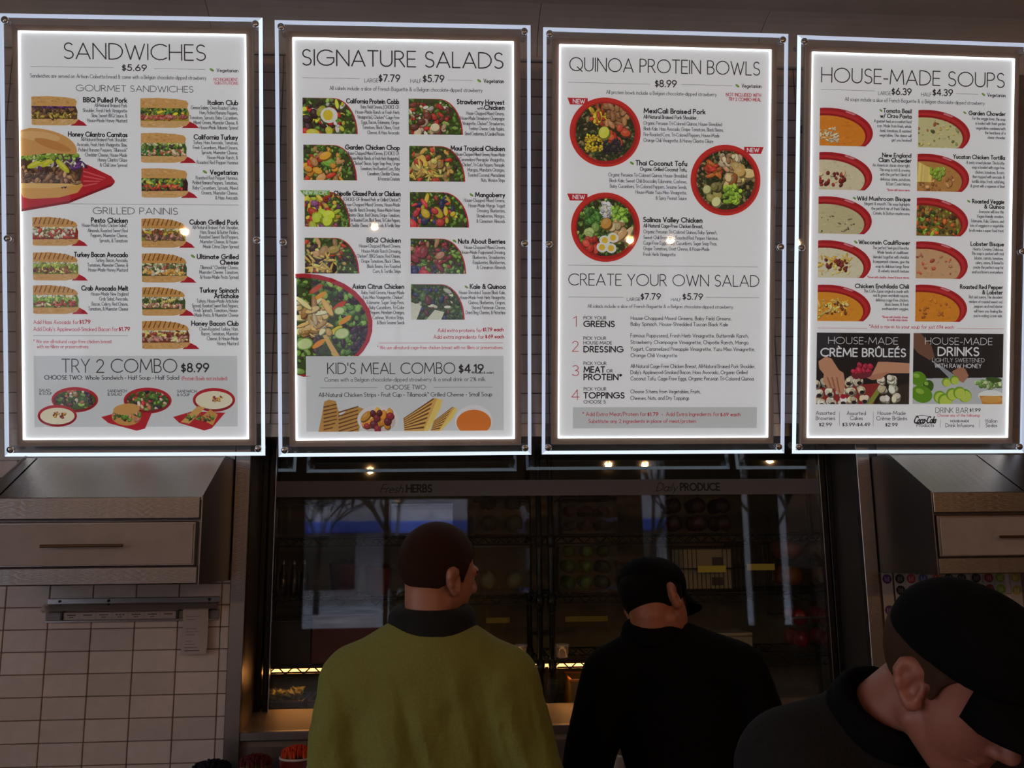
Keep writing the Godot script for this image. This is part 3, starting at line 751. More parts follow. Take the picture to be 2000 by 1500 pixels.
func hand_parts(wrist: Vector3, ahead: Vector3, back: Vector3, thumb_side: float) -> Array:      # palm, four curled fingers of unequal length and a thumb
	var side := ahead.cross(back).normalized() * thumb_side
	var a := [["c", "+", wrist, wrist + ahead * .05, .026, .03], ["c", "+", wrist + ahead * .04 + side * .022, wrist + ahead * .085 + side * .024, .017, .015], ["c", "+", wrist + ahead * .04 - side * .022, wrist + ahead * .08 - side * .024, .017, .014]]
	var long := [.07, .078, .072, .056]
	for k in 4:
		var root := wrist + ahead * (.088 - .004 * absf(k - 1.0)) + side * (.033 - .022 * k)
		var mid: Vector3 = root + (ahead * .9 - back * .3).normalized() * long[k] * .5; var tip: Vector3 = mid + (ahead * .45 - back * .9).normalized() * long[k] * .5
		a += [["c", "+", root, mid, .0095, .0088], ["c", "+", mid, tip, .0088, .0078]]
	var t0 := wrist + ahead * .03 + side * .03; var t1 := t0 + (ahead * .6 + side * .8).normalized() * .045
	return a + [["c", "+", t0, t1, .0125, .011], ["c", "+", t1, t1 + (ahead - back * .3).normalized() * .035, .011, .009]]

func facing(forward: Vector3, up: Vector3, at: Vector3, size := 1.0) -> Transform3D:
	var z := forward.normalized(); var x := up.cross(z).normalized()
	return Transform3D(Basis(x, z.cross(x), z) * size, at)

func skin_tone(c: Color, seed_: int) -> StandardMaterial3D:
	var m := mottled(c.darkened(.05), c.lightened(.04), seed_, 14.0, .5)
	m.subsurf_scatter_enabled = true; m.subsurf_scatter_strength = .06
	return m

func hair_mat(lo: Color, hi: Color, seed_: int) -> StandardMaterial3D:      # cropped hair: fine strands in the relief
	var m := mottled(lo, hi, seed_, 40.0, .7, 0, .12)
	m.uv1_scale = Vector3(60, 18, 60); m.metallic_specular = .25
	m.normal_enabled = true; m.normal_scale = 1.4
	var n := FastNoiseLite.new()
	n.seed = seed_; n.frequency = .16
	var t := NoiseTexture2D.new()
	t.noise = n; t.width = 256; t.height = 256; t.seamless = true; t.as_normal_map = true; t.bump_strength = 8.0
	m.normal_texture = t
	return m

func hair_parts(full := true, nape := .002) -> Array:
	var a := [["e", "+", Vector3(0, .033, -.018), Vector3(.0795, .0955, .1015)], ["p", "&", Vector3(0, 1, -.9), nape]]
	if not full: a.append(["p", "&", Vector3(0, -1, 0), -.06])
	for s in [-1.0, 1.0]: a.append(["c", "+", Vector3(s * .07, .035, .02), Vector3(s * .0715, -.004, .019), .009, .0045])
	return a

func eyes(t: Transform3D, who: Node3D) -> void:
	for s in [-1.0, 1.0]:
		var st := st0()
		lathe(st, [[0, -.01], [.0055, -.0083], [.0096, 0], [.0055, .0083], [0, .01]], 12)
		var e := obj("eye", done(st), mat(Color(.6, .56, .53), .3), who)
		e.transform = Transform3D(t.basis, t * Vector3(s * .031, .001, .0755) - who.global_position)
		st = st0()
		lathe(st, [[0, .0012], [.0048, .0005], [.005, -.001]], 12)
		var i := obj("iris", done(st), mat(Color(.12, .08, .05), .2), e)
		knit("eyebrow", [["c", "+", Vector3(s * .016, .019, .0905), Vector3(s * .034, .024, .0885), .0035, .004], ["c", "+", Vector3(s * .034, .024, .0885), Vector3(s * .05, .018, .077), .004, .0025]], .002, .004, mat(Color(.09, .06, .045), .8), who, t)
		i.position = Vector3(0, 0, .0094); i.rotation.x = PI / 2

func trousers_and_shoes(who: Node3D, hip: Vector3, feet: Array, m: Material) -> void:
	var legs := [["c", "+", hip + Vector3(-.07, 0, 0), hip + Vector3(.07, 0, 0), .13, .13]]
	for k in 2:
		var s := -1.0 if k == 0 else 1.0
		var knee: Vector3 = (hip + Vector3(s * .085, -.05, 0)).lerp(feet[k], .48) + Vector3(0, 0, -.03)
		legs += [["c", "+", hip + Vector3(s * .085, -.05, 0), knee, .1, .07], ["c", "+", knee, feet[k] + Vector3(0, .1, 0), .068, .058]]
	knit("trousers", legs, .02, .05, m, who)
	for k in 2:
		knit("shoe", [["c", "+", feet[k] + Vector3(0, .05, .05), feet[k] + Vector3(0, .045, -.06), .046, .045], ["c", "+", feet[k] + Vector3(0, .045, -.06), feet[k] + Vector3(0, .036, -.15), .044, .034], ["p", "&", Vector3.UP, .003]], .012, .03, mat(Color(.03, .03, .03), .5), who)

func ring_parts(t: Transform3D, rx: float, rz: float, r: float, lift: float, n := 28) -> Array:
	var a := []
	for k in n:
		var p := []
		for j in 2:
			var u := TAU * (k + j) / n
			p.append(t * Vector3(cos(u) * rx, lift * -sin(u), sin(u) * rz))
		a.append(["c", "+", p[0], p[1], r, r])
	return a

func band_parts(t: Transform3D, rx: float, rz: float, r: float, tall: float) -> Array:      # an upright collar
	return ring_parts(t.translated_local(Vector3(0, -tall / 2, 0)), rx, rz, r, 0.0) + ring_parts(t.translated_local(Vector3(0, tall / 2, 0)), rx * .93, rz * .93, r * .85, 0.0)

func people() -> void:
	fold_noise.seed = 12; fold_noise.frequency = .5
	# ---- the cook in the green jacket
	var a := thing("person", "person with short brown hair in an olive green jacket with black collar", "person", Vector3(-.03, 0, -2.25))
	var skin := skin_tone(Color(.64, .42, .33), 71)
	var head := facing(Vector3(.816, -.097, -.57), Vector3(.172, .982, .08), Vector3(-.012, 1.546, -2.26), .955)
	var st := net()
	skin_over(st, head_parts(head.affine_inverse() * Vector3(-.035, 1.40, -2.235)), .004, .014, head)
	var arms := [[Vector3(-.212, 1.29, -2.25), Vector3(-.262, 1.05, -2.24), Vector3(-.2, .86, -2.6)], [Vector3(.142, 1.285, -2.25), Vector3(.206, 1.05, -2.24), Vector3(.12, .86, -2.6)]]
	skin_over(st, [["c", "+", Vector3(-.035, 1.43, -2.25), Vector3(-.03, 1.0, -2.25), .06, .1]] + limb(arms, .03), .02, .03)
	for k in 2: skin_over(st, hand_parts(arms[k][2], Vector3(0, -.25, -1).normalized(), Vector3.UP, 1.0 if k == 0 else -1.0), .005, .01)
	st.index()
	put("body", st.commit(), skin, a, -a.position)
	knit("hair", hair_parts(), .004, .012, hair_mat(Color(.11, .06, .04), Color(.3, .19, .13), 72), a, head)
	eyes(head, a)
	var coat := [["e", "+", Vector3(-.035, 1.19, -2.26), Vector3(.19, .25, .125)], ["e", "+", Vector3(-.03, .98, -2.25), Vector3(.185, .2, .13)], ["c", "+", Vector3(-.055, 1.40, -2.235), Vector3(-.195, 1.315, -2.245), .062, .074], ["c", "+", Vector3(-.015, 1.40, -2.235), Vector3(.122, 1.31, -2.245), .062, .074], ["e", "+", Vector3(-.035, 1.33, -2.225), Vector3(.15, .1, .085)]]
	for w in arms: coat += [["c", "+", w[0], w[1], .08, .072], ["c", "+", w[1], (w[1] as Vector3).lerp(w[2], .9), .07, .05]]
	knit("jacket", coat, .011, .045, cloth(Color(.43, .44, .19), Color(.50, .505, .24), 73), a, Transform3D.IDENTITY, .024)
	knit("collar", band_parts(Transform3D(Basis(Vector3.RIGHT, .12), Vector3(-.03, 1.436, -2.25)), .084, .076, .015, .03), .006, .025, cloth(Color(.02, .02, .025), Color(.035, .034, .04), 74), a)
	trousers_and_shoes(a, Vector3(-.03, .92, -2.24), [Vector3(-.15, 0, -2.22), Vector3(.1, 0, -2.25)], mat(Color(.03, .03, .035), .9))
	fold_top = 1.3
	# ---- the cook in black with the cap
	var b := thing("person", "person in black shirt and cap standing next to the olive green jacket", "person", Vector3(.61, 0, -2.5))
	head = facing(Vector3(.811, -.289, -.508), Vector3(.009, .875, -.485), Vector3(.566, 1.452, -2.51), .96)
	skin = skin_tone(Color(.60, .36, .26), 75)
	st = net()
	skin_over(st, head_parts(head.affine_inverse() * Vector3(.55, 1.34, -2.49)), .004, .014, head)
	arms = [[Vector3(.432, 1.265, -2.5), Vector3(.345, .97, -2.5), Vector3(.42, .83, -2.8)], [Vector3(.785, 1.262, -2.5), Vector3(.9, 1.0, -2.52), Vector3(.8, .84, -2.8)]]
	skin_over(st, [["c", "+", Vector3(.56, 1.37, -2.5), Vector3(.61, .95, -2.5), .06, .1]] + limb(arms, .03), .02, .03)
	for k in 2: skin_over(st, hand_parts(arms[k][2], Vector3(0, -.2, -1).normalized(), Vector3.UP, 1.0 if k == 0 else -1.0), .005, .01)
	st.index()
	put("body", st.commit(), skin, b, -b.position)
	knit("hair", hair_parts(false, -.026), .004, .012, hair_mat(Color(.02, .016, .014), Color(.06, .05, .045), 76), b, head)
	eyes(head, b)
	var black := cloth(Color(.03, .03, .034), Color(.05, .05, .055), 77)
	black.metallic_specular = .2
	cap(b, head, black)
	coat = [["e", "+", Vector3(.62, 1.15, -2.52), Vector3(.165, .25, .12)], ["e", "+", Vector3(.625, .96, -2.5), Vector3(.14, .2, .12)], ["c", "+", Vector3(.55, 1.355, -2.495), Vector3(.455, 1.285, -2.495), .06, .072], ["c", "+", Vector3(.59, 1.36, -2.495), Vector3(.765, 1.285, -2.495), .06, .074], ["e", "+", Vector3(.61, 1.29, -2.475), Vector3(.14, .09, .08)]]
	for w in arms: coat += [["c", "+", w[0], w[1], .076, .062], ["c", "+", w[1], (w[1] as Vector3).lerp(w[2], .9), .062, .046]]
	knit("shirt", coat, .011, .022, black, b, Transform3D.IDENTITY, .008)
	knit("collar", band_parts(Transform3D(Basis(Vector3.RIGHT, .15), Vector3(.553, 1.38, -2.495)), .069, .062, .012, .024), .006, .02, black, b)
	trousers_and_shoes(b, Vector3(.61, .88, -2.48), [Vector3(.5, 0, -2.46), Vector3(.73, 0, -2.5)], mat(Color(.02, .02, .022), .9))
	fold_top = 1.26
	# ---- the cook bending forward over the counter towards the guests
	var c := thing("person", "person in charcoal shirt and black cap bending forward under the soup board", "person", Vector3(.64, 0, -1.72))
	head = facing(Vector3(.355, -.583, .731), Vector3(.242, .813, .53), Vector3(.699, 1.418, -1.272))
	skin = skin_tone(Color(.58, .355, .295), 78)
	st = net()
	skin_over(st, head_parts(head.affine_inverse() * Vector3(.632, 1.325, -1.4)), .003, .012, head)
	arms = [[Vector3(.515, 1.27, -1.40), Vector3(.455, 1.03, -1.3), Vector3(.54, .94, -1.05)], [Vector3(.85, 1.235, -1.46), Vector3(.93, 1.0, -1.35), Vector3(.84, .94, -1.1)]]
	skin_over(st, [["c", "+", Vector3(.632, 1.325, -1.4), Vector3(.64, .95, -1.72), .06, .1]] + limb(arms, .03), .02, .03)
	for k in 2: skin_over(st, hand_parts(arms[k][2], Vector3(.1, -.2, 1).normalized(), Vector3.UP, 1.0 if k == 0 else -1.0), .005, .01)
	st.index()
	put("body", st.commit(), skin, c, -c.position)
	knit("hair", hair_parts(false), .003, .01, hair_mat(Color(.16, .105, .07), Color(.38, .27, .2), 79), c, head)
	eyes(head, c)
	cap(c, head, black, .003)
	var grey := cloth(Color(.10, .096, .1), Color(.14, .134, .14), 80)
	grey.metallic_specular = .25
	coat = [["c", "+", Vector3(.635, 1.315, -1.40), Vector3(.52, 1.28, -1.40), .085, .085], ["c", "+", Vector3(.65, 1.31, -1.41), Vector3(.84, 1.245, -1.455), .08, .082], ["c", "+", Vector3(.66, 1.24, -1.46), Vector3(.65, 1.08, -1.58), .13, .15], ["c", "+", Vector3(.65, 1.08, -1.58), Vector3(.64, .92, -1.71), .15, .155]]
	for w in arms: coat += [["c", "+", w[0], w[1], .08, .062], ["c", "+", w[1], (w[1] as Vector3).lerp(w[2], .4), .06, .052]]
	knit("shirt", coat, .011, .04, grey, c, Transform3D.IDENTITY, .008)
	knit("collar", band_parts(facing(Vector3(.2, -.62, .75), Vector3(.2, .78, .6), Vector3(.641, 1.362, -1.362)), .073, .069, .009, .022), .005, .016, black, c)
	trousers_and_shoes(c, Vector3(.64, .88, -1.74), [Vector3(.54, 0, -1.72), Vector3(.76, 0, -1.76)], mat(Color(.03, .03, .035), .9))

func limb(arms: Array, r: float) -> Array:
	var a := []
	for w in arms: a += [["c", "+", w[0], w[1], r * 1.3, r * 1.1], ["c", "+", w[1], w[2], r * 1.1, r * .9]]
	return a

func cap(who: Node3D, head: Transform3D, m: Material, cell := .005) -> void:
	var c := knit("cap", [["e", "+", Vector3(0, .045, -.012), Vector3(.084, .09, .106)], ["e", "+", Vector3(0, .07, .02), Vector3(.078, .066, .078)], ["p", "&", Vector3(0, 1, -.05), .039]], cell, .02, m, who, head)
	var st := st0()
	st.set_smooth_group(0)
	var at := func(i: int, j: int, side: float) -> Vector3:
		var th := deg_to_rad(lerpf(-47, 47, i / 20.0)); var v := j / 6.0
		var base := Vector3(.082 * sin(th), .047, -.014 + .103 * cos(th)); var out := .084 * sqrt(maxf(0.0, 1.0 - pow(th / deg_to_rad(47.0), 2)))
		return base + Vector3(sin(th) * .45, 0, cos(th) * .95) * out * v + Vector3(0, -.042 * pow(sin(th), 2) * v - .026 * v + side * .0016, 0)
	for i in 20:
		for j in 6:
			quad(st, at.call(i, j, 1), at.call(i, j + 1, 1), at.call(i + 1, j + 1, 1), at.call(i + 1, j, 1)); quad(st, at.call(i, j, -1), at.call(i + 1, j, -1), at.call(i + 1, j + 1, -1), at.call(i, j + 1, -1))
		quad(st, at.call(i, 6, 1), at.call(i, 6, -1), at.call(i + 1, 6, -1), at.call(i + 1, 6, 1))
	obj("brim", done(st), m, c).transform = Transform3D(head.basis, head.origin)
	knit("button", [["e", "+", Vector3(0, .137, -.004), Vector3(.009, .005, .009)]], .002, .004, m, who, head).reparent(c)

# ---------------------------------------------------------------- names, metas, shapes
var taken := {}

func numbered(called: String) -> String:
	taken[called] = taken.get(called, -1) + 1
	return called if taken[called] == 0 else "%s_%03d" % [called, taken[called]]

func tag(o: Node, label: String, category: String, group := "") -> Node:
	o.set_meta("label", label); o.set_meta("category", category)
	if group: o.set_meta("group", group)
	return o

func thing(called: String, label: String, category: String, at := Vector3.ZERO, group := "") -> Node3D:
	var o := Node3D.new()
	o.name = numbered(called); add_child(o); o.position = at
	tag(o, label, category, group)
	return o

func setting(called: String, label: String) -> Node3D:
	var o := Node3D.new()
	o.name = numbered(called); add_child(o)
	o.set_meta("kind", "structure"); o.set_meta("label", label); o.set_meta("category", called.split("_")[0])
	return o

func obj(called: String, st: SurfaceTool, m: Material, parent: Node, at := Vector3.ZERO) -> MeshInstance3D:
	return put(called, st.commit(), m, parent, at)

func put(called: String, mesh: Mesh, m: Material, parent: Node, at := Vector3.ZERO) -> MeshInstance3D:
	var o := MeshInstance3D.new()
	o.mesh = mesh; o.material_override = m
	if parent == self: o.name = numbered(called); add_child(o)
	else: o.name = called; parent.add_child(o, true)
	o.position = at
	return o

func copy(o: Node3D, at: Vector3, label := "", group := "") -> Node3D:
	var c: Node3D = o.duplicate()
	c.name = numbered(str(o.name).rstrip("_0123456789")); add_child(c); c.position = at
	if label: c.set_meta("label", label)
	if group: c.set_meta("group", group)
	return c

func st0() -> SurfaceTool:
	var st := SurfaceTool.new()
	st.begin(Mesh.PRIMITIVE_TRIANGLES); st.set_smooth_group(-1)
	return st

func done(st: SurfaceTool) -> SurfaceTool:
	st.generate_normals()
	return st

func tri(st: SurfaceTool, a: Vector3, b: Vector3, c: Vector3) -> void:
	st.add_vertex(a); st.add_vertex(b); st.add_vertex(c)

func quad(st: SurfaceTool, a: Vector3, b: Vector3, c: Vector3, d: Vector3) -> void:
	tri(st, a, b, c); tri(st, a, c, d)

func bx(st: SurfaceTool, c: Vector3, s: Vector3, bev := 0.0) -> void:      # a box, its edges chamfered by bev
	var h := s / 2.0
	bev = minf(bev, minf(h.x, minf(h.y, h.z)) * .9)
	if bev <= 0.0:
		for ax in 3:
			for sg in [-1.0, 1.0]:
				var n := Vector3.ZERO; n[ax] = sg
				var u := Vector3.ZERO; u[(ax + 1) % 3] = 1
				var v := Vector3.ZERO; v[(ax + 2) % 3] = 1
				face(st, n, [c + (n + u + v) * h, c + (n + u - v) * h, c + (n - u - v) * h, c + (n - u + v) * h])
		return
	var e := h - Vector3.ONE * bev
	for ax in 3:
		var a1 := (ax + 1) % 3; var a2 := (ax + 2) % 3
		for sg in [-1.0, 1.0]:
			var p := []
			for q in [[1, 1], [1, -1], [-1, -1], [-1, 1]]:
				var v := Vector3.ZERO
				v[ax] = sg * h[ax]; v[a1] = q[0] * e[a1]; v[a2] = q[1] * e[a2]
				p.append(c + v)
			var n := Vector3.ZERO; n[ax] = sg
			face(st, n, p)
		for s1 in [-1.0, 1.0]:
			for s2 in [-1.0, 1.0]:
				var p := []
				for q in [[1, 0], [-1, 0], [-1, 1], [1, 1]]:
					var v := Vector3.ZERO
					v[ax] = q[0] * e[ax]
					v[a1] = s1 * (h[a1] if q[1] == 0 else e[a1]); v[a2] = s2 * (e[a2] if q[1] == 0 else h[a2])
					p.append(c + v)
				var n := Vector3.ZERO; n[a1] = s1; n[a2] = s2
				face(st, n, p)
	for sx in [-1.0, 1.0]:
		for sy in [-1.0, 1.0]:
			for sz in [-1.0, 1.0]:
				face(st, Vector3(sx, sy, sz), [c + Vector3(sx * h.x, sy * e.y, sz * e.z), c + Vector3(sx * e.x, sy * h.y, sz * e.z), c + Vector3(sx * e.x, sy * e.y, sz * h.z)])

func face(st: SurfaceTool, n: Vector3, p: Array) -> void:      # a flat convex face turned so that it looks along n
	if (p[1] - p[0]).cross(p[2] - p[0]).dot(n) > 0: p.reverse()
	for k in range(1, p.size() - 1): tri(st, p[0], p[k], p[k + 1])

func box(called: String, lo: Vector3, hi: Vector3, m: Material, parent: Node, bev := 0.0) -> MeshInstance3D:
	var st := st0()
	bx(st, (lo + hi) / 2, (hi - lo).abs(), bev)
	return obj(called, done(st), m, parent)

func tube(st: SurfaceTool, pts: Array, r: float, seg := 6, closed := true) -> void:      # a rod swept along points
	st.set_smooth_group(0)
	var rings := []
	var up := Vector3.UP
	for k in pts.size():
		var d: Vector3 = ((pts[mini(k + 1, pts.size() - 1)] as Vector3) - (pts[maxi(k - 1, 0)] as Vector3)).normalized()
		if absf(d.dot(up)) > .95: up = Vector3.RIGHT if absf(d.x) < .9 else Vector3.FORWARD
		var s := d.cross(up).normalized(); up = s.cross(d).normalized()
		var ring := []
		for j in seg: ring.append((pts[k] as Vector3) + (s * cos(TAU * j / seg) + up * sin(TAU * j / seg)) * r)
		rings.append(ring)
	for k in rings.size() - 1:
		for j in seg: quad(st, rings[k][j], rings[k][(j + 1) % seg], rings[k + 1][(j + 1) % seg], rings[k + 1][j])
	st.set_smooth_group(-1)
	if closed:
		for e in [0, rings.size() - 1]:
			for j in range(1, seg - 1):
				if e == 0: tri(st, rings[e][0], rings[e][j + 1], rings[e][j])
				else: tri(st, rings[e][0], rings[e][j], rings[e][j + 1])

func lathe(st: SurfaceTool, profile: Array, seg := 20, at := Vector3.ZERO, sx := 1.0, sz := 1.0) -> void:      # [radius, height] pairs turned about y
	st.set_smooth_group(0)
	for k in profile.size() - 1:
		for j in seg:
			var a := TAU * j / seg; var b := TAU * (j + 1) / seg
			var p: Array = profile[k]; var q: Array = profile[k + 1]
			var v := [at + Vector3(cos(a) * p[0] * sx, p[1], sin(a) * p[0] * sz), at + Vector3(cos(b) * p[0] * sx, p[1], sin(b) * p[0] * sz), at + Vector3(cos(b) * q[0] * sx, q[1], sin(b) * q[0] * sz), at + Vector3(cos(a) * q[0] * sx, q[1], sin(a) * q[0] * sz)]
			if p[0] > 1e-6: tri(st, v[0], v[1], v[2])
			if q[0] > 1e-6: tri(st, v[0], v[2], v[3])
	st.set_smooth_group(-1)

func prism_x(st: SurfaceTool, zy: PackedVector2Array, x0: float, x1: float) -> void:      # an outline in (z, y) drawn out along x
	var ids := Geometry2D.triangulate_polygon(zy)
	for k in range(0, ids.size(), 3):
		var p := []
		for j in 3: p.append(zy[ids[k + j]])
		face(st, Vector3.LEFT, [Vector3(x0, p[0].y, p[0].x), Vector3(x0, p[1].y, p[1].x), Vector3(x0, p[2].y, p[2].x)])
		face(st, Vector3.RIGHT, [Vector3(x1, p[0].y, p[0].x), Vector3(x1, p[1].y, p[1].x), Vector3(x1, p[2].y, p[2].x)])
	var turn := 1.0 if Geometry2D.is_polygon_clockwise(zy) else -1.0
	for k in zy.size():
		var a := zy[k]; var b := zy[(k + 1) % zy.size()]
		var n := Vector2(a.y - b.y, b.x - a.x) * turn
		face(st, Vector3(0, n.y, n.x), [Vector3(x0, a.y, a.x), Vector3(x1, a.y, a.x), Vector3(x1, b.y, b.x), Vector3(x0, b.y, b.x)])

# ---------------------------------------------------------------- materials
var M := {}

func mat(c: Color, rough := .8, metal := 0.0) -> StandardMaterial3D:
	var m := StandardMaterial3D.new()
	m.albedo_color = c; m.roughness = rough; m.metallic = metal
	return m

func noise_tex(seed_: int, freq: float, lo: Color, hi: Color, size := 256, octaves := 4) -> NoiseTexture2D:
	var n := FastNoiseLite.new()
	n.seed = seed_; n.frequency = freq; n.fractal_octaves = octaves
	var t := NoiseTexture2D.new()
	t.noise = n; t.width = size; t.height = size; t.seamless = true
	var g := Gradient.new()
	g.set_color(0, lo); g.set_color(1, hi)
	t.color_ramp = g
	return t

func mottled(lo: Color, hi: Color, seed_: int, per_metre: float, rough := .8, metal := 0.0, freq := .02) -> StandardMaterial3D:
	var m := mat(Color.WHITE, rough, metal)
	m.albedo_texture = noise_tex(seed_, freq, lo, hi)
	m.uv1_triplanar = true; m.uv1_world_triplanar = true; m.uv1_scale = Vector3.ONE * per_metre
	return m

func brushed(c: Color, rough: float) -> StandardMaterial3D:      # steel with fine level brush lines
	var m := mat(c, rough, 1.0)
	m.uv1_triplanar = true; m.uv1_world_triplanar = true; m.uv1_scale = Vector3(1.2, 55, 55)
	m.normal_enabled = true; m.normal_scale = .3
	var n := FastNoiseLite.new()
	n.seed = 5; n.frequency = .09
	var t := NoiseTexture2D.new()
	t.noise = n; t.width = 256; t.height = 256; t.seamless = true; t.as_normal_map = true; t.bump_strength = 3.0
	m.normal_texture = t
	return m

func pane(tint: Color, alpha: float) -> StandardMaterial3D:
	var m := mat(Color(tint.r, tint.g, tint.b, alpha), .02)
	m.transparency = BaseMaterial3D.TRANSPARENCY_ALPHA
	return m

func glow(c: Color, energy: float, base := Color(.9, .9, .9)) -> StandardMaterial3D:
	var m := mat(base, .5)
	m.emission_enabled = true; m.emission = c; m.emission_energy_multiplier = energy
	return m

func cloth(lo: Color, hi: Color, seed_: int) -> StandardMaterial3D:
	var m := mottled(lo, hi, seed_, 6.0, .9, 0, .08)
	m.normal_enabled = true; m.normal_scale = .25
	var n := FastNoiseLite.new()
	n.seed = seed_; n.frequency = .25
	var t := NoiseTexture2D.new()
	t.noise = n; t.width = 256; t.height = 256; t.seamless = true; t.as_normal_map = true
	m.normal_texture = t
	return m

